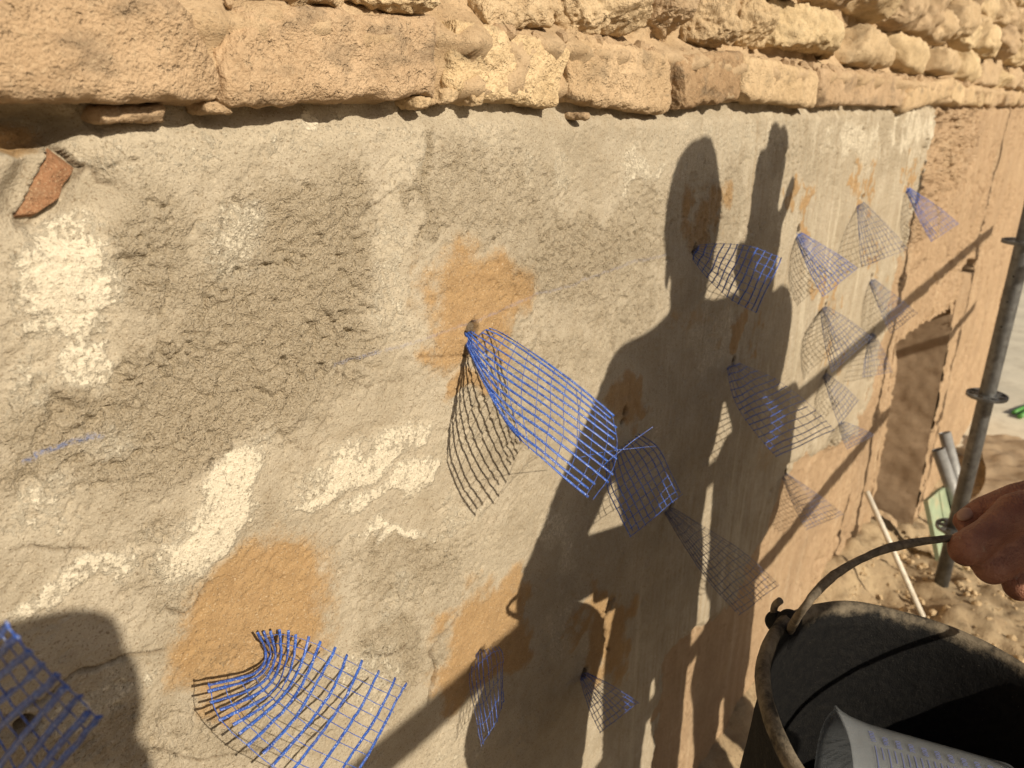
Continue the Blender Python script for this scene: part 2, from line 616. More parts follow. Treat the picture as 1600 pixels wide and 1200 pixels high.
# photograph coordinates, jittered so that the edges of the patches are ragged
QX, QY = PX + WX * 90, PY + WY * 90


def blob(cx, cy, rx, ry, rot=0, soft=.5):
    c, s = math.cos(math.radians(rot)), math.sin(math.radians(rot))
    dx, dy = QX - cx, QY - cy
    u, v = (dx * c + dy * s) / rx, (-dx * s + dy * c) / ry
    return 1 - ss(1 - soft, 1 + soft, np.sqrt(u * u + v * v))


def inside(poly, x, y):
    r = np.zeros(x.shape, bool)
    n = len(poly)
    for i in range(n):
        x0, y0 = poly[i]; x1, y1 = poly[(i + 1) % n]
        if y0 == y1: continue
        c = ((y0 > y) != (y1 > y)) & (x < (x1 - x0) * (y - y0) / (y1 - y0) + x0)
        r ^= c
    return r


def pdist(pts, x, y):
    d = np.full(x.shape, 1e9)
    for (x0, y0), (x1, y1) in zip(pts[:-1], pts[1:]):
        dx, dy = x1 - x0, y1 - y0
        t = np.clip(((x - x0) * dx + (y - y0) * dy) / (dx * dx + dy * dy), 0, 1)
        d = np.minimum(d, np.hypot(x - x0 - t * dx, y - y0 - t * dy))
    return d


def union(L):
    r = np.zeros_like(X)
    for m in L: r = np.maximum(r, m)
    return r


# where the grey render stops and the ochre plaster is bare
edge = [(1458, 120), (1456, 200), (1447, 240), (1434, 300), (1412, 380), (1395, 440), (1372, 560), (1352, 640), (1325, 690), (1280, 705),
        (1232, 722), (1214, 770), (1203, 830), (1170, 885), (1135, 955), (1085, 982), (1040, 1030), (1026, 1100), (1018, 1210)]
far = edge + [(1010, 2600), (4000, 2600), (4000, -300), (1458, -300)]
isoch = inside(far, PX + WX * 26, PY + WY * 26) | (X > 2.9)
dE = pdist(edge, PX + WX * 26, PY + WY * 26)
ochre = np.where(isoch, 1.0, 0.0)
step_h = np.where(isoch, 0, 1) * ss(0, 10, dE)

white = union([
    blob(85, 440, 95, 105, 10, .6) * .98, blob(120, 560, 60, 50) * .8, blob(30, 600, 50, 60) * .6, blob(110, 335, 60, 26) * .75,
    blob(600, 420, 40, 135, 3, .5) * .55, blob(365, 370, 66, 56, 0, .6) * .66,
    blob(250, 225, 200, 46, -6, .5) * .45, blob(480, 205, 170, 34, 0, .5) * .45, blob(485, 188, 20, 22) * .9,
    blob(330, 790, 130, 44, -48, .6) * .95, blob(110, 900, 160, 30, -32, .6) * .76, blob(60, 800, 90, 34, -30, .6) * .6,
    blob(560, 720, 130, 34, -32, .6) * .88, blob(610, 755, 100, 22, -32, .6) * .85, blob(610, 826, 70, 15, -18, .6) * .88, blob(720, 800, 60, 26, -30) * .55,
    blob(985, 265, 34, 52, -30) * .66, blob(870, 250, 26, 50, -10) * .55, blob(740, 215, 60, 24) * .45, blob(805, 255, 18, 36) * .52,
    blob(620, 235, 30, 70) * .45, blob(955, 620, 70, 80, -30) * .35, blob(1060, 230, 60, 60) * .45, blob(700, 660, 60, 60) * .4,
    blob(1325, 215, 36, 42, -20) * .72, blob(1420, 205, 26, 50, -10) * .76, blob(1160, 220, 90, 40) * .5,
    blob(1010, 720, 60, 30, -40) * .5, blob(870, 845, 34, 50, -20) * .66, blob(880, 990, 40, 50, -20) * .55,
    blob(160, 690, 60, 20, -20) * .6, blob(350, 1030, 90, 40, -30) * .45, blob(120, 1090, 120, 36, -25) * .65,
    blob(560, 1040, 60, 60, 20) * .6, blob(740, 880, 60, 60) * .4, blob(620, 930, 60, 20, -30) * .5, blob(690, 1170, 120, 40, -25) * .5,
    blob(1110, 520, 40, 60) * .6, blob(1215, 330, 20, 60) * .5, blob(1060, 1010, 30, 60) * .4,
    blob(1370, 715, 26, 70, -10) * .9,
])
orange = union([
    blob(730, 468, 92, 78, -38, .6), blob(690, 522, 48, 48, 0, .6) * .95, blob(715, 600, 34, 26) * .85,
    blob(385, 945, 138, 96, -32, .55), blob(300, 1010, 70, 70, 0, .6) * .95, blob(440, 890, 60, 50) * .9, blob(335, 1085, 60, 30) * .6,
    blob(745, 990, 66, 92, 20, .4), blob(700, 1050, 40, 50) * .8, blob(790, 930, 26, 46) * .7,
    blob(940, 990, 44, 72, 8) * .85, blob(962, 625, 36, 36) * .8,
    blob(1090, 340, 34, 60) * .75, blob(1080, 500, 30, 36) * .5, blob(1148, 520, 22, 48, 10) * .9, blob(1246, 325, 12, 40) * .85,
    blob(1340, 288, 10, 36) * .9, blob(1416, 285, 8, 36) * .8, blob(1285, 460, 10, 30) * .7, blob(1360, 415, 8, 34) * .7,
    blob(1290, 560, 10, 24) * .6, blob(30, 205, 60, 26) * .8, blob(1195, 690, 22, 50, 20) * .4,
])
rough = union([
    blob(420, 480, 150, 220, 18, .35), blob(250, 640, 260, 100, -12, .4) * .95, blob(480, 330, 90, 70, 30) * .9,
    blob(90, 660, 130, 70) * .75, blob(230, 400, 70, 120) * .7, blob(60, 745, 120, 36, -15) * .7,
    blob(760, 300, 130, 80) * .55, blob(900, 400, 130, 60, -20) * .75, blob(800, 640, 90, 90) * .4,
    blob(650, 300, 16, 90) * .8, blob(640, 870, 110, 70, -20) * .65, blob(960, 470, 60, 60) * .5, blob(1110, 340, 60, 90) * .5,
    blob(240, 860, 70, 80, 20) * .55, blob(840, 560, 70, 60) * .5, blob(610, 1000, 60, 80) * .75, blob(200, 1140, 300, 50) * .5,
    blob(1390, 230, 40, 50) * .45, blob(1000, 330, 60, 60) * .45, blob(1250, 240, 70, 50) * .4,
])
# whatever the photograph does not show is filled with the same kind of patches
outf = ((PX < -60) | (PY > 1290)).astype(float)
g1, g2, g3 = fbm2(X * 4 + 3, Z * 4, 4, 21), fbm2(X * 3.2, Z * 3.2 + 7, 4, 31), fbm2(X * 3, Z * 3, 4, 41)
white = np.maximum(white, outf * ss(.5, .7, g1))
rough = np.maximum(rough, outf * ss(.42, .6, g2))
orange = np.maximum(orange, outf * ss(.64, .72, g3))
rough = np.maximum(rough * (1 - .75 * ss(.5, .8, white)), .10)
streak = ss(.55, 1.5, X) * .62 + ss(700, 1000, PY) * ss(.8, 1.1, X) * .3
streak = np.clip(streak, 0, .8)

# rough stone-pocked patch next to the end of the render, and crumbled places in the ochre
pock = inside([(1452, 170), (1535, 170), (1520, 230), (1500, 290), (1470, 320), (1440, 320), (1440, 260)], PX + WX * 40, PY + WY * 40).astype(float)
pock = np.maximum(pock, (blob(1520, 395, 26, 30) > .5) * .6)
pock = np.maximum(pock, (blob(1300, 880, 14, 60, 25) > .5) * .6)
ochrel = ss(.50, .58, fbm2(X * 6, Z * 6, 5, 77)) * ochre * ss(2.2, 3.5, X)

H = step_h * .010
H += (fbm2(X * 5, Z * 5, 4, 51) - .5) * .012
H += (fbm2(X * 26, Z * 26, 3, 52) - .5) * .0034 * (1 - .5 * white)
H += ss(.35, .6, orange) * .0012
gr = fbm2(X * 190, Z * 190, 3, 61, .7)
H += (rough * .0044 + .0008) * (gr - .5)
H += (fbm2(X * 380, Z * 380, 2, 66) - .5) * (.0010 + .0016 * rough)
pwx, pwz = X + (fbm2(X * 18, Z * 18, 2, 73) - .5) * .06, Z + (fbm2(X * 18, Z * 18, 2, 74) - .5) * .06
pits = ss(.64, .76, vn2((pwx + pwz) * 55, (pwx - pwz) * 105, 71) * .5 + .32 * vn2(X * 240, Z * 240, 72) + .28 * fbm2(X * 12, Z * 12, 3, 76))
H -= pits * (.0042 * rough + .0009) * (1 - ochre * .4)
H += (fbm2(X * 14, Z * 14, 5, 75, .62) - .5) * .016 * ochre * ss(1.2, 2.2, X)
lump = ss(.58, .72, fbm2(X * 60, Z * 60, 3, 81, .6))
H += lump * .0028 * rough
H += ss(.5, .7, white) * .0008
pk = fbm2(X * 38, Z * 38, 4, 91, .65)
H -= pock * (.010 + (pk - .5) * .05)
H -= ochrel * (.008 + (pk - .5) * .03)
hole = np.zeros_like(X)
cracks = [
    ([(0, 1112), (60, 1080), (100, 1046), (150, 1030), (190, 1012), (220, 1012), (246, 1008)], 3.2, .006),
    ([(84, 228), (118, 256), (140, 262), (146, 280), (166, 286)], 4.5, .010), ([(140, 270), (165, 252), (200, 248)], 2.2, .004),
    ([(18, 352), (50, 350), (70, 330), (118, 278), (132, 262)], 4.0, .008), ([(0, 300), (22, 340), (45, 352)], 3.0, .006),
    ([(310, 735), (322, 720), (318, 712)], 3.0, .006), ([(640, 556), (700, 552), (760, 560)], 1.6, .003),
    ([(656, 1090), (668, 1050), (664, 1010), (690, 975), (700, 955)], 3.0, .006), ([(560, 1018), (600, 1012), (620, 1000)], 1.6, .003),
    ([(250, 945), (275, 950), (300, 930), (320, 905)], 2.4, .005), ([(0, 848), (60, 850), (130, 852)], 2.2, .004),
    ([(330, 340), (338, 385), (332, 400)], 1.6, .003), ([(560, 335), (590, 300), (640, 285)], 1.4, .003),
    ([(940, 1010), (935, 960), (950, 930)], 2.5, .005), ([(1400, 445), (1430, 420), (1450, 405)], 2.2, .008),
    ([(1340, 205), (1350, 180)], 2.0, .005), ([(230, 1160), (300, 1180), (420, 1160)], 2.0, .004), ([(480, 560), (560, 600), (620, 590)], 1.2, .002),
]
cw = (fbm2(X * 60, Z * 60, 3, 95) - .5) * 16
for pts, wd, dp in cracks:
    d = pdist(pts, PX + cw, PY + cw * .7)
    k = 1 - ss(wd * .3, wd, d)
    H -= k * dp
    hole = np.maximum(hole, k * .55)
ROOTS = [(722, 513), (412, 1005), (738, 1012), (962, 655), (1040, 785), (905, 1046), (1137, 562), (1075, 388), (1240, 358), (1340, 308), (1412, 290),
         (1355, 432), (1282, 476), (1360, 516), (1284, 580), (1310, 656), (1220, 736), (30, 1120), (965, 640)]
for rx, ry in ROOTS:
    q = wp(rx, ry)
    d = np.hypot(X - q[0], (Z - q[2])) + (fbm2(X * 70, Z * 70, 2, 99) - .5) * .008
    k = 1 - ss(.004, .010, d)
    H -= k * .016
    hole = np.maximum(hole, k * .9)
    H += ss(.022, .012, d) * (1 - k) * .002
# socket of the broken brick on the left and the hollow above it
H *= 1 - .9 * blob(78, 292, 100, 90, 0, .3)
bk = inside([(84, 226), (132, 262), (104, 316), (66, 352), (14, 352), (46, 290)], PX + WX * 14, PY + WY * 14)
H -= bk * .007
hol = blob(20, 190, 120, 30, 4, .4)
H -= hol * .03
H -= ss(1.606, 1.626, Z + (fbm2(X * 30, Z * 0, 3, 44) - .5) * .02) * .012
sl = inside([(1498, 425), (1512, 405), (1526, 405), (1522, 428)], PX + WX * 6, PY + WY * 6)
H -= sl * .09
hole = np.maximum(hole, sl * .5)
sl2 = inside([(1494, 186), (1510, 178), (1506, 205), (1494, 206)], PX, PY)
H -= sl2 * .06
blue = np.maximum(1 - ss(1, 5, pdist([(30, 716), (85, 692), (150, 676)], PX, PY + WY * 10)), .5 * (1 - ss(1, 4, pdist([(510, 566), (580, 548)], PX, PY + WY * 10))))
blue = np.maximum(blue, .28 * (1 - ss(1, 3, pdist([(590, 545), (830, 460), (1030, 395)], PX, PY + WY * 10))))

nx, nz = X.shape
V = np.stack([X, -H, Z], -1).reshape(-1, 3)
I = np.arange(nx * nz).reshape(nx, nz)
Fq = np.stack([I[:-1, :-1], I[1:, :-1], I[1:, 1:], I[:-1, 1:]], -1)
opening = [(1402, 536), (1432, 512), (1490, 479), (1479, 560), (1462, 650), (1446, 730), (1436, 790), (1425, 860), (1350, 900), (1362, 790), (1380, 700), (1394, 620)]
fc = lambda A: (A[:-1, :-1] + A[1:, 1:]) * .5
cut = inside(opening, fc(PX) + fc(WX) * 10, fc(PY) + fc(WY) * 10)
Fq = Fq[~cut]
me = mesh_np('lime_render', V, Fq)


def attr_f(me, name, a):
    at_ = me.attributes.new(name, 'FLOAT', 'POINT')
    at_.data.foreach_set('value', np.asarray(a, np.float32).ravel())


ca = me.attributes.new('mask', 'FLOAT_COLOR', 'POINT')
ca.data.foreach_set('color', np.stack([white, orange, rough, ochre], -1).astype(np.float32).ravel())
attr_f(me, 'streak', streak)
attr_f(me, 'hole', hole)
attr_f(me, 'blueline', blue)
link('render_coat', me, M['render'], wall)

# masonry core behind the coat (kept clear of the opening)
core = MB()
core.box(((WALL_L + 2.6) / 2, .30, .26), (2.6 - WALL_L, .40, 2.72))
core.box(((4.6 + WALL_R) / 2 - .01, .30, .26), (WALL_R - 4.6 - .02, .40, 2.72))
core.box((3.6, .30, 1.26), (2.0, .40, .72))
core.box(((WALL_L + WALL_R) / 2, .30, 2.0), (WALL_R - WALL_L - .06, .34, .72))
core.box((3.6, .60, .2), (2.2, .10, 2.9))
core.build('core', M['mortar'], wall, False)
# end face of the wall
gy, gz = np.meshgrid(np.linspace(-.0, .52, 30), np.linspace(-1.1, 1.66, 140), indexing='ij')
gx = WALL_R + (fbm2(gy * 12, gz * 12, 4, 12) - .5) * .05 - .01
Vv = np.stack([gx, gy, gz], -1).reshape(-1, 3)
I = np.arange(30 * 140).reshape(30, 140)
link('end_face', mesh_np('end_face', Vv, np.stack([I[:-1, :-1], I[1:, :-1], I[1:, 1:], I[:-1, 1:]], -1).reshape(-1, 4)), M['mortar'], wall)


# reveals of the opening: far jamb, near jamb, head, back, each a crumbling sheet
def sheet(name, p00, p10, p01, p11, nu, nv, amp, sc, seed, mat, parent):
    u, v = np.meshgrid(np.linspace(0, 1, nu), np.linspace(0, 1, nv), indexing='ij')
    p00, p10, p01, p11 = map(lambda q: np.asarray(q, float), (p00, p10, p01, p11))
    P = (p00 * ((1 - u) * (1 - v))[..., None] + p10 * (u * (1 - v))[..., None] + p01 * ((1 - u) * v)[..., None] + p11 * (u * v)[..., None])
    n = np.cross(p10 - p00, p01 - p00); n /= np.linalg.norm(n)
    q = P.reshape(-1, 3) * sc
    d = (fbm3(q * np.array([1, 1, 1.3]), 5, seed, .55) - .5) * amp
    P = P.reshape(-1, 3) + n * d[:, None]
    I = np.arange(nu * nv).reshape(nu, nv)
    return link(name, mesh_np(name, P, np.stack([I[:-1, :-1], I[1:, :-1], I[1:, 1:], I[:-1, 1:]], -1).reshape(-1, 4)), mat, parent)


a0, a1 = wp(1490, 478), wp(1430, 800)
b0, b1 = wp(1402, 536), wp(1352, 880)
dp = .5
tp = lambda q, y, dx=0, dz=0: (q[0] + dx, y, q[2] + dz)
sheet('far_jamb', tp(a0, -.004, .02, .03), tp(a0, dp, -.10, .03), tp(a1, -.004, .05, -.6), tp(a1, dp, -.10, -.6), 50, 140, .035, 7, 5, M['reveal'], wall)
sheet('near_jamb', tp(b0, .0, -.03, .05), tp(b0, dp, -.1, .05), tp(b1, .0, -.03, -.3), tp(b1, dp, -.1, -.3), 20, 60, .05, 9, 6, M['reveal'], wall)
sheet('lintel_soffit', tp(b0, .0, -.05, .015), tp(b0, dp, -.1, .02), tp(a0, .0, .08, .02), tp(a0, dp, .05, .02), 30, 60, .05, 10, 7, M['mortar'], wall)


# ------------------------------------------------------------------ stones of the wall
def stone_mesh(name, c, size, seed, n=14, rr=.35, amp=.1, facets=5, skew=0.0, fine=1.0, cutr=(.66, .9)):
    """a weathered block: rounded box, chipped by planes, roughened by noise"""
    size = np.asarray(size, float); half = size / 2
    mx = size.max()
    cells = [max(4, int(round(n * s / mx))) for s in size]
    V, Fs = [], []
    for ax in range(3):
        u, v = (ax + 1) % 3, (ax + 2) % 3
        for sg in (-1, 1):
            nu, nv = cells[u], cells[v]
            gu, gv = np.meshgrid(np.linspace(-1, 1, nu + 1), np.linspace(-1, 1, nv + 1), indexing='ij')
            P = np.zeros((nu + 1, nv + 1, 3)); P[..., ax] = sg; P[..., u] = gu; P[..., v] = gv
            b = sum(len(x) for x in V)
            I = np.arange((nu + 1) * (nv + 1)).reshape(nu + 1, nv + 1) + b
            q = np.stack([I[:-1, :-1], I[1:, :-1], I[1:, 1:], I[:-1, 1:]], -1).reshape(-1, 4)
            if sg < 0: q = q[:, ::-1]
            V.append(P.reshape(-1, 3)); Fs.append(q)
    P = np.concatenate(V) * half
    Fs = np.concatenate(Fs)
    r = rr * size.min() * .5
    inner = np.clip(P, -(half - r), half - r)
    d = P - inner
    L = np.linalg.norm(d, axis=1)[:, None]
    P = inner + d / np.maximum(L, 1e-9) * np.minimum(L, r)
    rs = np.random.default_rng(seed)
    for k in range(facets):
        nn = rs.normal(size=3); nn[1] = -abs(nn[1]) * .6 - .1; nn /= np.linalg.norm(nn)
        sup = (np.abs(nn) * half).sum()
        s = P @ nn - sup * rs.uniform(*cutr)
        P = P - nn * (np.maximum(s, 0) * .9)[:, None]
    # shear the profile a little so that no two blocks are alike
    P[:, 2] += P[:, 0] * rs.uniform(-.08, .08) + P[:, 1] * skew
    P[:, 0] += P[:, 2] * rs.uniform(-.15, .15)
    W = P + np.asarray(c)
    nrm = P / half; nrm /= np.linalg.norm(nrm, axis=1)[:, None] + 1e-9
    sm = size.min()
    a = (fbm3(W * (2.2 / sm) + seed, 3, seed) - .5) * amp * sm * 1.6
    a = a + (fbm3(W * (9 / sm), 3, seed + 5, .6) - .5) * amp * sm * .55 * fine
    P = P + nrm * a[:, None]
    me = mesh_np(name, P + np.asarray(c), Fs)
    bm = bmesh.new(); bm.from_mesh(me)
    bmesh.ops.remove_doubles(bm, verts=bm.verts, dist=sm * .003)
    bm.to_mesh(me); bm.free()
    return me


# projecting course: joints read off the photograph along its lower edge
jx = [wp(p, 110, .03)[0] for p in (345, 712, 902, 1061, 1163, 1286, 1345, 1425, 1495)]
left = [jx[0] - .36]
while left[-1] > WALL_L + .2: left.append(left[-1] - random.uniform(.24, .36))
jx = left[::-1] + jx
while jx[-1] < WALL_R - .3: jx.append(jx[-1] + random.uniform(.22, .40))
jx[-1] = WALL_R
for i, (x0, x1) in enumerate(zip(jx[:-1], jx[1:])):
    near = -.3 < x0 < 1.2
    mid = 1.2 <= x0 < 3
    gap = .004
    mat = M['stone'] if not (1.14 < (x0 + x1) / 2 and (x0 + x1) / 2 < 1.2) else M['brown']
    cx = (x0 + x1) / 2
    if .90 < x0 < 1.0: mat = M['brown']
    ov = random.uniform(.022, .034) if x0 > .25 else random.uniform(.036, .046)
    top = 1.63 + .066 + random.uniform(-.003, .004)
    bot = 1.630 + random.uniform(-.004, .004)
    if jx.index(x0) == len(left) - 1: bot = 1.634
    dpt = .16
    me = stone_mesh('cornice_stone', (cx, -ov + dpt / 2, (top + bot) / 2), (x1 - x0 - gap, dpt, top - bot), 100 + i,
                    130 if near else (50 if mid else 24), .30, .11, 3, 0, 1.4, (.80, .95))
    link('cornice_stone', me, mat, wall)

# mortar bed between the courses: one crumbly sheet behind the stones
gx = np.concatenate([np.arange(WALL_L, -.1, .03), np.arange(-.1, 1.6, .006), np.arange(1.6, WALL_R, .015)])
gz = np.arange(1.612, 2.36, .0075)
GX, GZ = np.meshgrid(gx, gz, indexing='ij')
GY = -(fbm2(GX * 30, GZ * 30, 5, 5, .6) - .5) * .045 - .004
lip = ss(1.70, 1.682, GZ) * ss(1.664, 1.680, GZ)
GY -= lip * (.004 + .03 * (fbm2(GX * 45, GZ * 45, 4, 15, .6) - .35))
GY += ss(1.636, 1.628, GZ) * .030
GY -= ss(1.632, 1.642, GZ) * ss(1.70, 1.69, GZ) * .014
GY += ss(1.70, 1.715, GZ) * .018
I = np.arange(GX.size).reshape(GX.shape)
link('mortar_bed', mesh_np('mortar_bed', np.stack([GX, GY, GZ], -1).reshape(-1, 3), np.stack([I[:-1, :-1], I[1:, :-1], I[1:, 1:], I[:-1, 1:]], -1).reshape(-1, 4)), M['mortar'], wall)

# rubble above: the nearest row read off the photograph (px left, right, top, bottom), the others laid in courses
row1 = [(590, 748, -60, 30, .050), (756, 905, -50, 52, .034), (908, 1033, -60, 70, .046), (1035, 1106, -30, 70, .036), (1108, 1178, -25, 74, .040),
        (1180, 1232, 14, 78, .028), (1234, 1334, 14, 80, .046), (1338, 1402, 48, 108, .042), (1404, 1466, 64, 112, .04), (1468, 1506, 80, 118, .05), (1508, 1540, 84, 132, .04), (1541, 1572, 92, 138, .045)]
si = 0
xr = 0
for (l, r_, t_, b_, ov) in row1:
    m_ = (l + r_) / 2
    x0, x1 = wp(l, b_ - 5, ov)[0], wp(r_, b_ - 5, ov)[0]
    zb = max(wp(m_, b_, ov)[2], 1.688)
    zt = wp(m_, t_, ov)[2]
    zt = min(max(zt, zb + .06), zb + .13)
    me = stone_mesh('rubble_stone', ((x0 + x1) / 2, -ov + .09, (zb + zt) / 2), (x1 - x0 - .010, .18, zt - zb), 300 + si, 90 if x0 < 1.3 else 34, .7, .2, 10, -.12, 1.6, (.58, .86))
    link('rubble_stone', me, M['rubble'], wall)
    si += 1
    xr = x1
pool = [stone_mesh('rubble_stone', (0, 0, 0), (1.0, 1.0, .62), 500 + k, 22, .75, .2, 9, -.1, 1.5, (.58, .86)) for k in range(10)]


def rubble(cx, cy, cz, sx, sy, sz, near=False):
    global si
    si += 1
    if near:
        me = stone_mesh('rubble_stone', (cx, cy, cz), (sx - .012, sy, sz - .004), 700 + si, 40, .7, .2, 10, -.1, 1.6, (.58, .86))
        return link('rubble_stone', me, M['rubble'], wall)
    o = link('rubble_stone', pool[si % 10], M['rubble'], wall)
    o.location = (cx, cy, cz)
    o.scale = (sx * .95, sy, sz / .62 * .97)
    o.rotation_euler = (random.uniform(-.15, .15), random.uniform(-.16, .16), random.uniform(-.2, .2))
    return o


x = WALL_L
while x < wp(590, 25, .05)[0] - .1:     # first row, left of the frame's upper edge
    s = random.uniform(.16, .26)
    rubble(x + s / 2, .05, 1.752, s, .18, random.uniform(.10, .12), x > -.2)
    x += s - .005
x = xr
while x < WALL_R - .1:
    s = random.uniform(.13, .24)
    hgt = random.uniform(.065, .105)
    rubble(x + s / 2, .09 - random.uniform(.03, .055), 1.69 + hgt / 2, s, .18, hgt)
    x += s - .008
for z0, hh in ((1.800, .105), (1.895, .10), (1.99, .105), (2.09, .10), (2.185, .11)):
    x = WALL_L
    while x < WALL_R - .1:
        s = random.uniform(.15, .30)
        h_ = hh * random.uniform(.85, 1.12)
        rubble(x + s / 2, .09 - random.uniform(.035, .075), z0 + h_ / 2 + random.uniform(-.008, .008), s * 1.04, .20, h_, .45 < x < 2.0 and z0 < 1.95)
        x += s - .004
# crumbs of mortar lying on the ledge: too many to count, one part
cr = MB()
for k in range(520):
    x = random.uniform(.3, 3.2) ** 1.0
    s = .0016 / max(.12, random.random()) ** .8 * (1 + .35 * x)
    c = np.array([x, -random.uniform(-.004, .018), 1.692 + s * .3])
    R = np.array(Matrix.Rotation(random.uniform(0, 3), 3, Vector((random.random(), random.random(), random.random() + .1)).normalized()))
    b = len(cr.v)
    cr.ell(c, (s, s * .8, s * .65), R, 6, 4)
tag(cr.build('mortar_crumbs', M['mortar'], wall, False), kind='stuff')

# the broken brick showing through the render on the left
bc = wp(78, 292)
poly = [(86, 232), (128, 264), (102, 312), (62, 342), (24, 346), (50, 292)]
bp = [wp(*q, .006) for q in poly]
cen = np.mean(bp, 0)
nr, na = 16, 48
Vb, Fb = [], []
tt = np.linspace(0, len(bp), na, endpoint=False)
rim = np.array([bp[int(t) % len(bp)] * (1 - t % 1) + bp[(int(t) + 1) % len(bp)] * (t % 1) for t in tt])
for i in range(nr + 1):
    f = i / nr
    ring = cen + (rim - cen) * f
    hgt = .004 + (fbm3(ring * 55, 4, 3) - .5) * .014 - .010 * max(0, (f - .82) / .18)
    ring = ring.copy(); ring[:, 1] = .0025 - hgt * .7
    Vb.append(ring)
Vb = np.concatenate(Vb)
Ib = np.arange((nr + 1) * na).reshape(nr + 1, na)
Fb = np.stack([Ib[:-1], np.roll(Ib[:-1], -1, 1), np.roll(Ib[1:], -1, 1), Ib[1:]], -1).reshape(-1, 4)
link('brick', mesh_np('brick', Vb, Fb), M['brick'], wall)
# flat chips of bedding mortar hanging out under the projecting course
for k, (px, py, w_, h_) in enumerate(((205, 178, .045, .010), (330, 168, .02, .008), (690, 150, .03, .012), (735, 150, .02, .016), (905, 182, .014, .008), (650, 160, .02, .01))):
    q = wp(px, py, .012)
    link('mortar_chip', stone_mesh('mortar_chip', (q[0], -.008, q[2]), (w_, .03, h_), 900 + k, 26, .8, .3, 4), M['mortar'], wall)
# rubble steps at the foot of the opening
for k in range(26):
    r_ = random.random()
    o = link('rubble_stone', pool[k % 10], M['mortar'], wall)
    o.location = (random.uniform(2.9, 4.1), random.uniform(.05, .4), -.72 + r_ * .45)
    s = random.uniform(.14, .26)
    o.scale = (s, s * .8, s * .5)
    o.rotation_euler = (random.uniform(-.2, .2), random.uniform(-.2, .2), random.uniform(0, 3))


# ------------------------------------------------------------------ ground
def gz_at(x, y):
    return -.80 * ss(2.6, 4.7, x) - .04 * ss(-.2, -.9, y) * 0


gx = np.concatenate([-np.geomspace(200, 3.2, 20), np.arange(-3, 1.4, .05), np.arange(1.4, 6.5, .018), np.geomspace(6.6, 320, 34)])
gy = np.concatenate([-np.geomspace(250, 2.2, 22), np.arange(-2.1, -.9, .05), np.arange(-.9, .06, .014), np.arange(.1, .7, .1), np.geomspace(.8, 250, 22)])
GX, GY = np.meshgrid(gx, gy, indexing='ij')
GZ = gz_at(GX, GY)
nearf = ss(9, 5, np.hypot(GX - 2, GY))
GZ = GZ + nearf * ((fbm2(GX * 3, GY * 3, 4, 2) - .5) * .10 + (fbm2(GX * 18, GY * 18, 4, 4, .6) - .5) * .06) * ss(7, 5.4, GX)
GZ = GZ + ss(-.18, 0, GY) * (.06 + .05 * fbm2(GX * 9, GY * 9, 3, 6)) * ss(.2, .05, GY) * ss(5.8, 5.2, GX)
I = np.arange(GX.size).reshape(GX.shape)
g = link('ground', mesh_np('ground', np.stack([GX, GY, GZ], -1).reshape(-1, 3), np.stack([I[:-1, :-1], I[1:, :-1], I[1:, 1:], I[:-1, 1:]], -1).reshape(-1, 4)), M['earth'])
tag(g, kind='structure')
pv = MB()
pv.box((36, -18, -.81), (60, 60, .10))
tag(pv.build('pavement', M['pave'], None, False), kind='structure')
# loose stones and clods strewn at the foot of the wall
peb = MB()
for k in range(2600):
    x = random.uniform(1.2, 5.6); y = -random.uniform(.02, 1.1)
    s = .0035 / max(.06, random.random()) ** .6
    z = float(gz_at(np.array([x]), np.array([y]))[0]) + (float(fbm2(np.array([x * 3]), np.array([y * 3]), 4, 2)[0]) - .5) * .10 + (.05 if y > -.12 else 0)
    R = np.array(Matrix.Rotation(random.uniform(0, 3), 3, Vector((random.random(), random.random(), random.random() + .1)).normalized()))
    peb.ell((x, y, z + s * .35), (s, s * .8, s * .6), R, 6, 4)
tag(peb.build('loose_rubble', M['mortar'], None, False), 'loose clods and gravel along the foot of the wall', 'rubble', kind='stuff')


# ------------------------------------------------------------------ mesh strips plugged into the wall
def cr_interp(P, t):
    """Catmull-Rom through rows P[k] (k, ...), t in 0..1"""
    n = len(P) - 1
    s = min(max(t, 0), 1) * n
    i = min(int(s), n - 1); f = s - i
    p0 = P[max(i - 1, 0)]; p1 = P[i]; p2 = P[i + 1]; p3 = P[min(i + 2, n)]
    return .5 * (2 * p1 + (p2 - p0) * f + (2 * p0 - 5 * p1 + 4 * p2 - p3) * f * f + (3 * p1 - p0 - 3 * p2 + p3) * f ** 3)


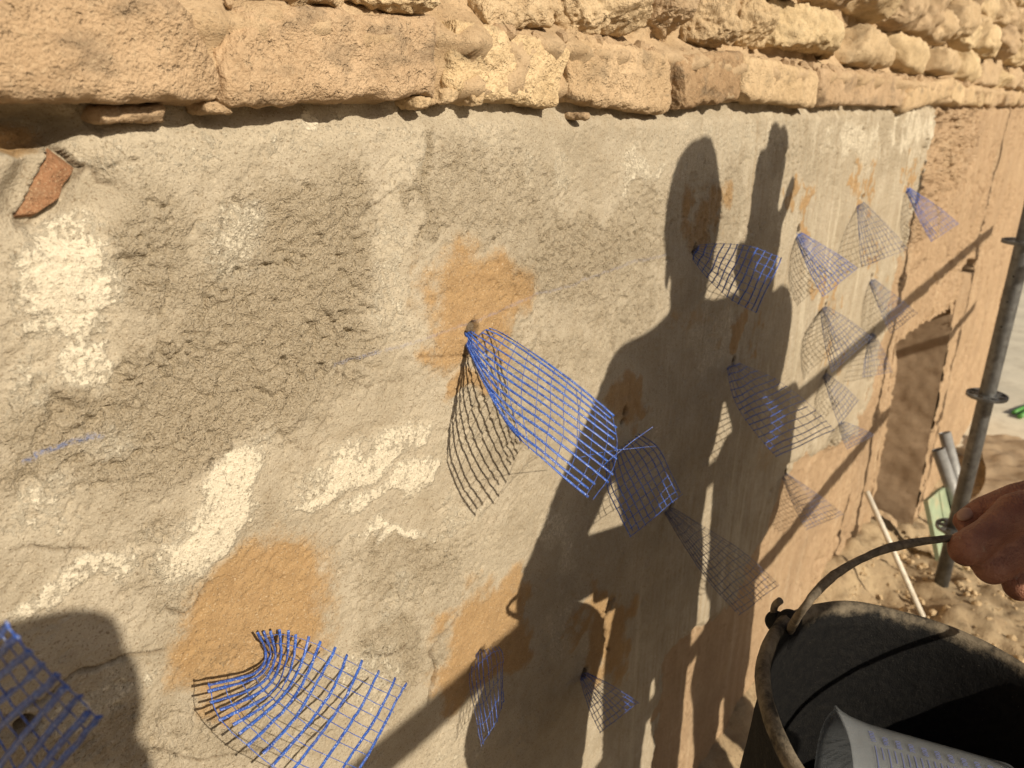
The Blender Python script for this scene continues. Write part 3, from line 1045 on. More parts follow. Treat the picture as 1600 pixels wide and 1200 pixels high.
def strip(label, ctrl, nwarp, nweft, rw=.00085, rf=.00042, mat='strand', single=False, bold='warp', v0=0.0, jit=.0006, ext=.05, seed=1, plug=True):
    """ctrl: rows from root to tip, each a row of (px, py, out) from one edge to the other"""
    rs = np.random.default_rng(seed)
    G = np.array([[wp(*c) for c in row] for row in ctrl])
    root = empty('mesh_strip', tuple(G[0].mean(0)))
    tag(root, label, 'mesh strip', 'blue fibreglass mesh strips plugged into the wall')

    def S(u, v):
        return cr_interp(np.array([cr_interp(row, u) for row in G]), v)

    nv = 22
    warps, nrms = [], []
    wob = rs.normal(size=(nwarp, 3)) * jit
    for i in range(nwarp):
        u = i / (nwarp - 1)
        ve = 1.0 - abs(rs.normal()) * ext * .8 + ext * .3
        pts = np.array([S(u, v0 + (ve - v0) * k / nv) for k in range(nv + 1)])
        pts = pts + wob[i] * np.sin(np.linspace(0, 4 + i % 5, nv + 1) + i)[:, None] + rs.normal(size=(nv + 1, 3)) * jit * .25
        warps.append(pts)
        e = .02 if u < .5 else -.02
        du = np.array([S(u + e, v0 + (ve - v0) * k / nv) for k in range(nv + 1)]) - pts
        nn_ = np.cross(np.gradient(pts, axis=0), du); nrms.append(nn_ / (np.linalg.norm(nn_, axis=1)[:, None] + 1e-9))
    rr = rw if bold == 'warp' else rf
    if single:
        for pts in warps:
            MB().tube(pts, rr, 6, flat=.35, nref=nrms[len(root.children)]).build('strand', M[mat], root)
    else:
        b = MB()
        for pts, nn_ in zip(warps, nrms): b.tube(pts, rr, 4, flat=.4, nref=nn_)
        b.build('lengthwise_strands', M[mat], root)
    b = MB()
    r2 = rf if bold == 'warp' else rw
    for k in range(1, nweft + 1):
        v = v0 + (1 - v0) * (k - .25) / nweft
        v = min(v, .985)
        ua, ub = (rs.uniform(0, .09), 1 - rs.uniform(0, .09)) if rs.random() < .4 else (0.0, 1.0)
        pts = np.array([S(u, v + .006 * math.sin(9 * u + k)) for u in np.linspace(ua, ub, 20)])
        e0 = pts[0] + (pts[0] - pts[1]) * .35; e1 = pts[-1] + (pts[-1] - pts[-2]) * .35
        pts = np.vstack([e0, pts, e1]) + rs.normal(size=(22, 3)) * jit * .3
        b.tube(pts, r2, 4, flat=.6)
    b.build('crosswise_strands', M[mat], root)
    if plug:
        q = G[0].mean(0)
        link('grout_plug', stone_mesh('grout_plug', (q[0], -.002, q[2] + .002), (.016, .016, .013), 60 + seed, 10, .8, .35, 4), M['plug'], root)
    return root


def fan(label, rootp, tl, tr, out, nwarp, nweft, widths=(.05, .42, .75, 1.0), bulge=.010, curl=0.0, fold=0.0, **kw):
    r = np.array(rootp, float); L = np.array(tl, float); R = np.array(tr, float)
    rows = []
    for k, wf in enumerate(widths):
        v = k / (len(widths) - 1)
        c = r * (1 - v) + (L + R) / 2 * v
        hw = (R - L) / 2 * wf
        o = out * (math.sin(v * math.pi / 2) if curl == 0 else v ** curl)
        row = []
        for q, ob in ((-1, 0), (-.35, bulge), (.35, bulge * .9), (1, 0)):
            p = c + hw * q
            row.append((p[0], p[1], o + ob * math.sin(math.pi * min(v, .8)) - .004 * (v == 0) + fold * q * v))
        rows.append(row)
    return strip(label, rows, nwarp, nweft, **kw)


# the big lit one in the middle
strip('bright blue mesh strip fanning out in full sun in the middle of the wall',
      [[(716, 512, -.006), (719, 511, -.004), (722, 510, -.003), (726, 510, -.004)],
       [(786, 655, .095), (768, 596, .062), (762, 546, .038), (780, 517, .022)],
       [(856, 724, .146), (862, 668, .130), (866, 618, .108), (872, 580, .092)],
       [(928, 782, .180), (958, 742, .178), (966, 692, .166), (960, 652, .150)]], 13, 15, rw=.0014, rf=.00045, single=True, jit=.0004, seed=3)
# stray threads pulled out of its corner
st = MB()
for pts in ([(905, 715, .155), (935, 708, .160), (965, 703, .165), (1025, 697, .17)], [(925, 742, .15), (960, 712, .16), (990, 688, .17), (1020, 667, .175)], [(900, 610, .09), (905, 650, .12), (905, 690, .13), (915, 705, .15)]):
    st.tube([wp(*p) for p in pts], .0004, 5)
tag(st.build('loose_threads', M['strand'], None), 'loose blue threads sticking out of the bright strip\'s lower corner', 'threads')
# the curled one at the bottom
strip('blue mesh strip curled round its anchor in the orange patch, bottom left of centre',
      [[(402, 988, .020), (440, 984, .030), (492, 998, .045), (560, 1030, .065), (636, 1068, .080)],
       [(416, 1024, .012), (440, 1032, .030), (474, 1046, .055), (535, 1086, .080), (606, 1122, .095)],
       [(398, 1052, .030), (416, 1080, .050), (440, 1100, .070), (498, 1140, .095), (574, 1178, .11)],
       [(322, 1070, .045), (334, 1116, .060), (376, 1160, .085), (440, 1212, .11), (532, 1255, .125)]], 14, 10, rw=.0014, rf=.00042, single=True, jit=.0007, seed=4, plug=False)
# the near one in the corner
strip('blurred blue mesh strip in the bottom left corner, nearest of all',
      [[(-70, 1085, .10), (-60, 1140, .10), (-20, 1240, .10), (20, 1290, .11)],
       [(-35, 1030, .15), (-10, 1090, .155), (40, 1160, .16), (75, 1215, .16)],
       [(12, 976, .20), (62, 1030, .205), (112, 1075, .205), (155, 1118, .20)]], 9, 8, rw=.0018, rf=.0006, single=True, jit=.0006, seed=5, plug=False)
strip('narrow blue mesh strip half under the diagonal shadow, on the orange patch at the bottom',
      [[(742, 1018, -.004), (748, 1010, -.002), (756, 1004, -.002), (764, 1000, -.004)],
       [(734, 1060, .020), (748, 1045, .030), (768, 1025, .030), (784, 1020, .020)],
       [(742, 1110, .040), (756, 1105, .048), (772, 1080, .045), (786, 1062, .035)],
       [(752, 1168, .058), (764, 1150, .062), (776, 1130, .058), (786, 1098, .050)]], 10, 6, rw=.0007, rf=.0004, jit=.0008, seed=6)
fan('dark blue mesh strip in shadow just behind the bright one', (968, 690), (986, 840), (1066, 774), .11, 11, 11, rw=.0011, rf=.0006, seed=7, widths=(.5, .95, 1, 1), bulge=.008)
fan('long mesh strip with pale glinting folds, lowest on the right in shadow', (1036, 788), (1156, 962), (1218, 914), .15, 14, 18, rw=.0009, rf=.0007, mat='strand_pale', seed=8, fold=-.02, widths=(.12, .55, .9, 1))
fan('small dark mesh strip in deep shadow at the bottom centre', (905, 1048), (938, 1146), (998, 1098), .07, 11, 10, rw=.0008, rf=.0006, seed=9)
fan('dark mesh strip with bold cross bands, upper half in shadow', (1137, 562), (1214, 714), (1304, 672), .12, 10, 17, rw=.0013, rf=.0006, bold='weft', seed=10, widths=(.06, .7, .95, 1))
fan('mesh strip crossing the two shadows with bold blue cross bands', (1075, 388), (1182, 488), (1222, 404), .09, 9, 14, rw=.0013, rf=.0006, bold='weft', seed=11, widths=(.1, .62, .95, 1))
fan('sunlit mesh strip right beside the hand-shaped shadow', (1240, 358), (1286, 464), (1340, 420), 0.062, 12, 12, rw=.0011, rf=.0008, mat='strand', seed=12)
fan('tall sunlit mesh strip, second from the end in the upper row', (1340, 308), (1348, 418), (1418, 390), 0.068, 13, 13, rw=.0010, rf=.0008, mat='strand_pale', seed=13)
fan('farthest mesh strip in the upper row, at the end of the grey render', (1412, 288), (1456, 378), (1498, 350), 0.074, 12, 11, rw=.0014, rf=.0010, mat='strand', seed=14)
fan('pale mesh strip crossed by the thin pole shadow', (1355, 430), (1392, 522), (1434, 490), 0.074, 12, 11, rw=.0011, rf=.0011, mat='strand_pale', seed=15)
fan('pale puffed mesh strip whose tip touches the rail shadow', (1282, 475), (1300, 582), (1362, 528), 0.074, 13, 13, rw=.0011, rf=.0009, mat='strand_pale', seed=16, bulge=.025)
fan('small mesh strip beside the opening, below the pole shadow\'s crossing', (1362, 514), (1348, 590), (1394, 582), 0.062, 12, 10, rw=.0012, rf=.0010, mat='strand_pale', seed=17)
fan('narrow mesh strip hanging right under the rail shadow', (1284, 578), (1312, 664), (1342, 626), 0.062, 10, 11, rw=.0011, rf=.0010, mat='strand_pale', seed=18)
fan('tiny bleached mesh strip below the narrow one', (1310, 656), (1324, 702), (1366, 680), 0.062, 10, 9, rw=.0011, rf=.0011, mat='strand_pale', seed=19)
fan('bleached mesh strip low on the ochre plaster, crossed by the lower rail shadow', (1220, 735), (1260, 828), (1318, 804), 0.074, 13, 14, rw=.0009, rf=.0009, mat='strand_pale', seed=20)

# ------------------------------------------------------------------ scaffolding
PXX, PYY = 2.73, -.32
pole = empty('scaffold_pole', (PXX, PYY, -.02))
tag(pole, 'upright galvanised scaffold pole with round rosettes, right of the wall', 'scaffold pole')
MB().tube([(PXX, PYY, -.02), (PXX, PYY, .6), (PXX, PYY, 1.2), (PXX, PYY, 1.63)], .0245, 24).build('tube', M['steel'], pole)


def rosette(z, parent, x, y):
    b = MB()
    n = 48
    prof = [(.0247, .005), (.034, .0052), (.0344, -.0052), (.0247, -.005)]
    b.lathe((x, y, z), (0, 0, 1), prof, n)
    prof = [(.053, .0048), (.0605, .0046), (.0605, -.0046), (.053, -.0048), (.053, .0048)]
    b.lathe((x, y, z), (0, 0, 1), prof, n)
    for k in range(8):
        t = k * math.pi / 4
        R = np.array(Matrix.Rotation(t, 3, 'Z'))
        b.box((x + .0437 * math.cos(t), y + .0437 * math.sin(t), z), (.021, .012, .0088), R)
    return b.build('rosette', M['steel'], parent, False)


for z in (1.243, .742, .242): rosette(z, pole, PXX, PYY)
for z in (1.14, 1.06, .98, .5):
    MB().ell((PXX - .0225, PYY + .004, z), (.003, .004, .004), None, 10, 6).build('bolt_hole', M['phone'], pole)
rail = empty('scaffold_guardrail', (0, -1.4, 0))
tag(rail, 'guard rails of the scaffold standing behind the workers', 'scaffold')
YR = -1.4
for z in (1.63 - .67 + .56 * 1.4, 1.63 - 1.115 + .56 * 1.4):
    MB().tube([(-2.6, YR, z), (1, YR, z), (4.9, YR, z)], .0245, 16).build('rail', M['steel'], rail)
for x in (-2.4, 4.45):
    p_ = MB().tube([(x, YR - .06, float(gz_at(np.array([x]), np.array([0.]))[0])), (x, YR - .06, 1), (x, YR - .06, 2.45)], .0245, 16).build('standard', M['steel'], rail)
    for z in (.742, 1.242, 1.742): rosette(z, rail, x, YR - .06)
# low working platform under the workers
plat = empty('work_platform', (1.5, -1.15, 0))
tag(plat, 'low plank platform on blocks the workers stand on', 'platform')
for k in range(4):
    MB().box((1.22, -.78 - k * .232, .33), (1.85, .225, .038)).build('plank', M['wood'], plat, False)
for x in (.45, 2.0):
    MB().box((x, -1.13, .15), (.2, .92, .32)).build('block', M['mortar'], plat, False)

# ------------------------------------------------------------------ things in the yard beyond
def thing_mesh(mb, name, mat, label, cat, group=None, smooth=True):
    return tag(mb.build(name, M[mat], None, smooth), label, cat, group)


p0, p1 = at(1442, 964, 2.48), wp(1354, 768, .055)
rod = thing_mesh(MB().tube([p0, (p0 + p1) / 2, p1], .0095, 12), 'leaning_rod', 'white', 'thin white rod leaning against the foot of the wall', 'rod')
q0, q1 = at(1500, 800, 3.15), at(1466, 702, 3.15)
b = MB(); b.lathe(q1, q0 - q1, [(.0235, 0), (.027, 0), (.027, np.linalg.norm(q0 - q1) * 1.9), (.0235, np.linalg.norm(q0 - q1) * 1.9), (.0235, 0)], 20)
thing_mesh(b, 'steel_tube', 'tube', 'longer grey tube leaning behind the scaffold pole', 'tube', 'loose tubes behind the pole')
q0, q1 = at(1500, 770, 3.3), at(1476, 676, 3.3)
b = MB(); b.lathe(q1, q0 - q1, [(.022, 0), (.0255, 0), (.0255, np.linalg.norm(q0 - q1) * 2.0), (.022, np.linalg.norm(q0 - q1) * 2.0), (.022, 0)], 20)
thing_mesh(b, 'steel_tube', 'tube', 'short grey tube standing up highest behind the scaffold pole', 'tube', 'loose tubes behind the pole')
for k, (dx, lab) in enumerate(((0, 'pale green board leaning by the pole, the front one'), (26, 'pale green board leaning behind the front one'))):
    c = [at(1446 + dx * .7, 782 - dx * .5, 3.0 + .1 * k), at(1470 + dx * .7, 762 - dx * .5, 3.15 + .1 * k), at(1488 + dx * .6, 880, 3.1 + .1 * k), at(1470 + dx * .6, 900, 2.95 + .1 * k)]
    nrm = np.cross(c[1] - c[0], c[3] - c[0]); nrm /= np.linalg.norm(nrm)
    Vb = [q + nrm * s * .009 for s in (-1, 1) for q in c]
    mb = MB().add(Vb, [(0, 1, 2, 3), (7, 6, 5, 4), (0, 4, 5, 1), (1, 5, 6, 2), (2, 6, 7, 3), (3, 7, 4, 0)])
    thing_mesh(mb, 'green_board', 'green', lab, 'board', 'green boards by the pole', False)
# crumpled sheet on the ground
u, v = np.meshgrid(np.linspace(0, 1, 70), np.linspace(0, 1, 50), indexing='ij')
sx = 4.75 + 1.5 * u + .1 * np.sin(v * 5); sy = -.15 - 1.3 * v - .1 * np.sin(u * 4)
sz = -.80 * ss(2.6, 4.7, sx) + .05 + .07 * np.abs(fbm2(u * 9, v * 6, 4, 9) - .5) * 2 + .05 * fbm2(u * 3, v * 3, 2, 8)
I = np.arange(u.size).reshape(u.shape)
tag(link('dust_sheet', mesh_np('dust_sheet', np.stack([sx, sy, sz], -1).reshape(-1, 3), np.stack([I[:-1, :-1], I[1:, :-1], I[1:, 1:], I[:-1, 1:]], -1).reshape(-1, 4)), M['sheet']),
    'crumpled brown dust sheet lying beside the pole before the pale pavement', 'dust sheet')
gpt = [np.array([6.9 + .9 * t, -.30 - .42 * t + .05 * math.sin(t * 4), -.735]) for t in np.linspace(0, 1, 14)]
thing_mesh(MB().tube(gpt, .022, 10), 'green_hose', 'hose', 'green hose lying on the pale pavement behind the pole', 'hose')
thing_mesh(MB().tube([g_ + np.array([.07, .05 - .06 * k / 13, 0]) for k, g_ in enumerate(gpt)], .018, 10), 'green_hose', 'hose', 'thinner green hose beside the first on the pavement', 'hose')

# ------------------------------------------------------------------ bucket, handle, jug
KB = 1.10
BC = CAM + (np.array([.5673, -.4968, 1.1601]) - CAM) * KB
BN = np.array([.0378, -.1882, .9814]); BN /= np.linalg.norm(BN)
ear1 = None
# the lug where the handle hooks in, found on the rim
best = 1e9
ba = np.cross(BN, [0, 1, 0]); ba /= np.linalg.norm(ba); bb = np.cross(BN, ba)
for k in range(720):
    t = k * math.pi / 360
    q = BC + .15 * KB * (math.cos(t) * ba + math.sin(t) * bb)
    px, py = proj(q[0], q[1], q[2])
    e = (px - 1236) ** 2 + (py - 972) ** 2
    if e < best: best, ear1 = e, q
edir = (ear1 - BC) / np.linalg.norm(ear1 - BC)
bucket = empty('bucket', tuple(BC - BN * .30))
tag(bucket, 'black rubber builder\'s bucket caked with mortar, held by its handle', 'bucket')
prof = [(.001, -.256), (.06, -.257), (.112, -.258), (.116, -.25), (.1465, -.012), (.152, -.010), (.1555, -.004), (.1550, .002), (.1515, .0052), (.1470, .0048), (.1440, .0015),
        (.1405, -.018), (.130, -.10), (.111, -.245), (.106, -.250), (.06, -.249), (.001, -.249)]
prof = [(a_ * KB, b_ * KB) for a_, b_ in prof]
fine = []
for (r0, h0), (r1, h1) in zip(prof[:-1], prof[1:]):
    n = max(1, int(math.hypot(r1 - r0, h1 - h0) / .012))
    fine += [(r0 + (r1 - r0) * i / n, h0 + (h1 - h0) * i / n) for i in range(n)]
fine.append(prof[-1])
bk_ = MB().lathe(BC, BN, fine, 128, ref=edir, fn=lambda r, h, t, i: (r * (1 + .006 * math.sin(2 * t + .5) + .002 * math.sin(7 * t)), h + (.002 * math.sin(3 * t + 1) + .0007 * math.sin(9 * t)) * (h > -.03)))
me = bk_.mesh('body')
vv = np.array([v.co for v in me.vertices]) - BC
hh = vv @ BN
rr = np.linalg.norm(vv - np.outer(hh, BN), axis=1)
nz_ = fbm3(np.array([v.co for v in me.vertices]) * 40, 3, 8)
for v, dlt in zip(me.vertices, (nz_ - .5)):
    d3 = Vector(vv[v.index] - BN * hh[v.index]).normalized()
    v.co += d3 * float(dlt) * .003
outer = (rr > .1475 * KB + hh * .13 - .004) & (hh < -.005)
dust = np.where(hh > -.012, .66, np.where(outer, .25, -.12 - .25 * ss(-.02, -.12, hh)))
attr_f(me, 'dust', dust)
body = link('body', me, M['bucket'], bucket)
for s in (1, -1):
    e = edir * s
    c = BC + e * .150 * KB - BN * .012
    MB().capsule(c - BN * .012, .013, c + BN * .010, .0125).capsule(c, .012, c + e * .012, .011).build('lug', M['bucket'], bucket)
mid = at(1520, 842, .625 * KB)
# handle: a wire bow through the lugs and the fist
e1, e2 = BC + edir * .146 * KB, BC - edir * .150 * KB
gdir = (e2 - e1) / np.linalg.norm(e2 - e1)
apex = mid
ctrl = [e1 + BN * -.012, at(1250, 958, .570 * KB), at(1296, 905, .585 * KB), at(1366, 864, .60 * KB), at(1440, 846, .612 * KB), at(1520, 842, .625 * KB)]
right = [at(1580, 858, .728), at(1660, 885, .752), e2 + (apex - (e1 + e2) / 2) * .62 - gdir * -.0, e2 + (apex - (e1 + e2) / 2) * .25 + gdir * .01, e2 - BN * .004]
pts = np.array(ctrl + right)
hp = np.array([cr_interp(pts, t) for t in np.linspace(0, 1, 90)])
hp += (np.random.default_rng(5).normal(size=hp.shape)) * .0002
hdl = MB().tube(hp, .0037 + .0004 * np.sin(np.linspace(0, 40, 90)), 14).build('handle', M['wire'], bucket)
# the upturned hook of the handle outside the rim
e0_ = BC + edir * .150 * KB - BN * .010
hk = [e0_ - edir * .006, e0_ + edir * .010, e0_ + edir * .017 + BN * .005, e0_ + edir * .019 + BN * .014, e0_ + edir * .016 + BN * .023]
MB().tube([cr_interp(np.array(hk), t) for t in np.linspace(0, 1, 20)], .0037, 12).build('handle_hook', M['wire'], hdl)
MB().lathe(BC - BN * .243 * KB, BN, [(.001, .012), (.05, .010), (.09, .014), (.109 * KB, .022)], 48, ref=edir,
           fn=lambda r, h, t, i: (r, h + .006 * math.sin(3 * t + i))).build('dried_mortar', M['mortar'], bucket)

# measuring jug lying in the bucket
jm, jb = at(1300, 1226, .668), at(1580, 1290, .642)
ja = jb - jm; JL = np.linalg.norm(ja); ja /= JL
toc = CAM - jm; jr = toc - ja * (toc @ ja); jr /= np.linalg.norm(jr)   # radial direction on the side that shows
jt = np.cross(ja, jr)
jug = empty('measuring_jug', tuple(jm))
tag(jug, 'frosted plastic measuring jug with blue graduations lying in the bucket', 'jug')
R0, R1 = .059, .049
spt = math.atan2(UP @ jt, UP @ jr)


def jfn(r, h, t, i):
    d = math.atan2(math.sin(t - spt), math.cos(t - spt))
    k = math.exp(-(d / .30) ** 2) * max(0, 1 - h / .03) if h < .03 else 0
    return r + .008 * k, h - .007 * k


jp = [(R0 + .003, 0), (R0 + .0034, .0012), (R0 + .002, .003), (R0 + .0006, .006)] + [(R0 + (R1 - R0) * h / JL, h) for h in np.linspace(.012, JL - .004, 16)] + [(R1 - .004, JL), (.001, JL)]
ji = [(.001, JL - .002), (R1 - .006, JL - .002), (R1 - .0015, JL - .006)] + [(R0 - .0014 + (R1 - R0) * h / JL, h) for h in np.linspace(JL - .01, .006, 12)] + [(R0 - .0005, .001), (R0 + .003, 0)]
MB().lathe(jm, ja, jp + ji, 72, ref=jr, fn=jfn).build('body', M['jug'], jug)
pr = MB()
txts = []


def surf(h, t, off=.0006):
    r = R0 + (R1 - R0) * h / JL + off
    return jm + ja * h + r * (math.cos(t) * jr + math.sin(t) * jt), math.cos(t) * jr + math.sin(t) * jt, -math.sin(t) * jr + math.cos(t) * jt


tmark = spt * .62
sgn = -1 if spt > 0 else 1
nmarks = 20
for k in range(nmarks):
    h = .022 + k * (JL - .04) / nmarks
    wdt = .34 if k % 2 == 0 else .2
    prev = None
    seg = 6
    for j in range(seg):
        c, nn, tt_ = surf(h, tmark + sgn * wdt * (j + .5) / seg)
        rloc = R0
        pr.box(c, (.0007, rloc * wdt / seg * 1.02, .0003), np.stack([ja, tt_, nn], 1))
scale_ = pr.build('graduations', M['ink'], jug, False)
for k in range(0, nmarks, 2):
    h = .022 + k * (JL - .04) / nmarks
    cu = bpy.data.curves.new('t', 'FONT'); cu.body = str(1000 - k * 50); cu.size = .0062; cu.extrude = .0001; cu.align_x = 'LEFT'; cu.align_y = 'CENTER'
    to = bpy.data.objects.new('t', cu); COL.objects.link(to)
    dg = bpy.context.evaluated_depsgraph_get(); dg.update()
    tm = bpy.data.meshes.new_from_object(to.evaluated_get(dg))
    bpy.data.objects.remove(to)
    c, nn, tt_ = surf(h, tmark - sgn * .06, .0009)
    xdir = -tt_ * sgn; ydir = np.cross(nn, xdir)
    Mx = Matrix(((xdir[0], ydir[0], nn[0], c[0]), (xdir[1], ydir[1], nn[1], c[1]), (xdir[2], ydir[2], nn[2], c[2]), (0, 0, 0, 1)))
    tm.transform(Mx); tm.materials.clear()
    link('numeral', tm, M['ink'], scale_, False)


# ------------------------------------------------------------------ people
def hand_open(mb, wrist, fdir, side, nrm, sc=1.0, curl=.15, spread=1.0):
    """fdir: towards the fingertips, side: towards the thumb, nrm: out of the back of the hand"""
    wrist = np.asarray(wrist, float)
    f, s, n = [np.asarray(q, float) / np.linalg.norm(q) for q in (fdir, side, nrm)]
    P = lambda a, b, c=0: wrist + (f * a + s * b + n * c) * sc
    for b in (-.030, -.010, .010, .030):
        mb.capsule(P(.005, b * .55), .016 * sc, P(.085, b), .0125 * sc)
    for b, L in ((.031, .072), (.0105, .080), (-.0105, .074), (-.031, .058)):
        a0 = P(.088, b)
        sp = b * .35 * spread
        k1 = P(.088 + L * .45, b + sp * .4, -curl * L * .12); k2 = P(.088 + L * .75, b + sp * .7, -curl * L * .4); k3 = P(.088 + L * .95, b + sp, -curl * L * .75)
        mb.capsule(a0, .0098 * sc, k1, .0088 * sc); mb.capsule(k1, .0088 * sc, k2, .008 * sc); mb.capsule(k2, .008 * sc, k3, .0068 * sc)
    mb.capsule(P(.012, .02), .015 * sc, P(.05, .052, -.01), .0115 * sc)
    mb.capsule(P(.05, .052, -.01), .0115 * sc, P(.078, .066, -.014), .0095 * sc)
    mb.capsule(P(.078, .066, -.014), .0095 * sc, P(.102, .070, -.016), .0078 * sc)


def head_prims(mb, c, fwd, up=(0, 0, 1)):
    f = np.asarray(fwd, float); f /= np.linalg.norm(f)
    u = np.asarray(up, float); u = u - f * (u @ f); u /= np.linalg.norm(u)
    s = np.cross(f, u)
    R = np.stack([s, f, u], 1)
    c = np.asarray(c, float)
    P = lambda a, b, d: c + s * a + f * b + u * d
    mb.ell(P(0, -.012, .03), (.076, .094, .088), R)
    mb.ell(P(0, .022, -.035), (.060, .070, .078), R)
    mb.ell(P(0, .052, -.088), (.030, .028, .022), R)
    mb.capsule(P(0, .084, .012), .011, P(0, .104, -.028), .0145)
    mb.ell(P(0, .078, .030), (.052, .016, .012), R)
    mb.ell(P(0, .084, -.056), (.024, .010, .007), R); mb.ell(P(0, .080, -.068), (.021, .011, .008), R)
    for q in (-1, 1):
        mb.ell(P(q * .077, -.010, -.010), (.008, .018, .031), R)
        mb.ell(P(q * .042, .058, -.028), (.022, .02, .02), R)
    return P, R


def person(label, base, face, hips, chest, neck, headc, sh, el, wr, kn, an, mats, hands, vox=.005, hat=None, bare_forearm=(True, True), look=None, sleeves=1.0):
    """joints are given left, right; the body is one mesh, the clothes are its children"""
    root = empty('person', base)
    tag(root, label, 'person')
    f = np.asarray(face, float); f /= np.linalg.norm(f)
    s = np.cross(f, [0, 0, 1.0])
    A = lambda q: np.asarray(q, float)
    hips, chest, neck, headc = map(A, (hips, chest, neck, headc))
    sh, el, wr, kn, an = [[A(q) for q in L] for L in (sh, el, wr, kn, an)]
    hj = [hips - s * .09, hips + s * .09]
    R = np.stack([s, f, np.array([0, 0, 1.0])], 1)
    mb = MB()
    P, RH = head_prims(mb, headc, look if look is not None else face)
    mb.capsule(neck + np.array([0, 0, -.04]), .062, headc + np.array([0, 0, -.05]), .054)
    mb.ell(hips, (.165, .115, .13), R); mb.ell((hips + chest) / 2, (.15, .105, .19), R); mb.ell(chest, (.175, .118, .19), R)
    mb.capsule(sh[0], .058, sh[1], .058)
    for i in (0, 1):
        mb.capsule(neck, .05, sh[i], .052)
        mb.capsule(sh[i], .054, el[i], .040); mb.capsule(el[i], .041, wr[i], .027)
        m_ = el[i] * .68 + wr[i] * .32
        mb.capsule(el[i] * .9 + wr[i] * .1, .041, m_, .042)
        mb.capsule(hj[i], .085, kn[i], .056); mb.capsule(kn[i], .055, an[i], .036)
        cm = kn[i] * .7 + an[i] * .3 - f * .012
        mb.capsule(kn[i], .05, cm, .053); mb.capsule(cm, .053, an[i], .036)
        mb.capsule(an[i] - f * .03 - np.array([0, 0, .05]), .034, an[i] + f * .14 - np.array([0, 0, .062]), .028)
        hands[i](mb, wr[i])
    body = mb.remesh('body', M['skin'], root, vox, 3)
    sb = MB()
    sb.ell(hips + np.array([0, 0, .05]), (.180, .130, .13), R); sb.ell((hips + chest) / 2, (.170, .124, .2), R); sb.ell(chest, (.192, .134, .2), R)
    sb.capsule(sh[0], .072, sh[1], .072)
    for i in (0, 1):
        sb.capsule(neck - np.array([0, 0, .025]), .060, sh[i], .066)
        sb.capsule(sh[i], .070, el[i], .056)
        if not bare_forearm[i]: sb.capsule(el[i], .056, el[i] * .12 + wr[i] * .88, .042)
    sb.remesh('shirt', mats[0], root, .008, 5)
    tb = MB()
    tb.ell(hips, (.178, .128, .13), R)
    for i in (0, 1):
        tb.capsule(hj[i], .102, kn[i], .075); tb.capsule(kn[i], .075, an[i] - np.array([0, 0, .01]), .062)
    tb.remesh('trousers', mats[1], root, .009, 5)
    for i in (0, 1):
        bb_ = MB()
        a_ = an[i] - np.array([0, 0, .01])
        bb_.capsule(a_ + np.array([0, 0, .05]), .05, a_ - np.array([0, 0, .02]), .05)
        bb_.capsule(a_ - f * .035 - np.array([0, 0, .048]), .040, a_ + f * .15 - np.array([0, 0, .052]), .038)
        bb_.ell(a_ + f * .06 - np.array([0, 0, .035]), (.045, .12, .042), R)
        bb_.remesh('boot', mats[2], root, .007, 3)
    for q in (-1, 1):
        MB().ell(P(q * .031, .071, .004), (.0125, .012, .0085), RH).build('eye', M['eye'], root)
    hb_ = MB()
    hb_.ell(P(0, -.024, .046), (.083, .096, .084), RH); hb_.ell(P(0, -.055, -.01), (.070, .058, .07), RH)
    hb_.remesh('hair', M['hair'], root, .007, 2)
    if hat == 'cap':
        cb = MB(); cb.ell(P(0, -.016, .064), (.090, .104, .075), RH); cb.ell(P(0, .088, .058), (.068, .072, .009), RH)
        cb.remesh('cap', M['cap'], root, .006, 2)
    if hat == 'beanie':
        cb = MB(); cb.ell(P(0, -.014, .056), (.098, .110, .10), RH); cb.ell(P(.015, -.02, .10), (.06, .07, .07), RH)
        cb.remesh('knitted_cap', M['cap'], root, .006, 3)
    return root


# worker with the bucket: his left fist is the hand in the picture
TOC = CAM - apex; TOC /= np.linalg.norm(TOC)
gb = gdir - 0
gb /= np.linalg.norm(gb)
# along the bow at the grip (index finger on the camera side)
cc = TOC - gb * (TOC @ gb); cc /= np.linalg.norm(cc)
wdir = np.array([.60, -.78, 1.44]) - (apex + gb * .048); wdir = wdir - gb * (wdir @ gb); wdir -= cc * (wdir @ cc) * .8; wdir /= np.linalg.norm(wdir)
c2 = cc - wdir * (cc @ wdir); c2 /= np.linalg.norm(c2)
G0 = apex + gb * .048


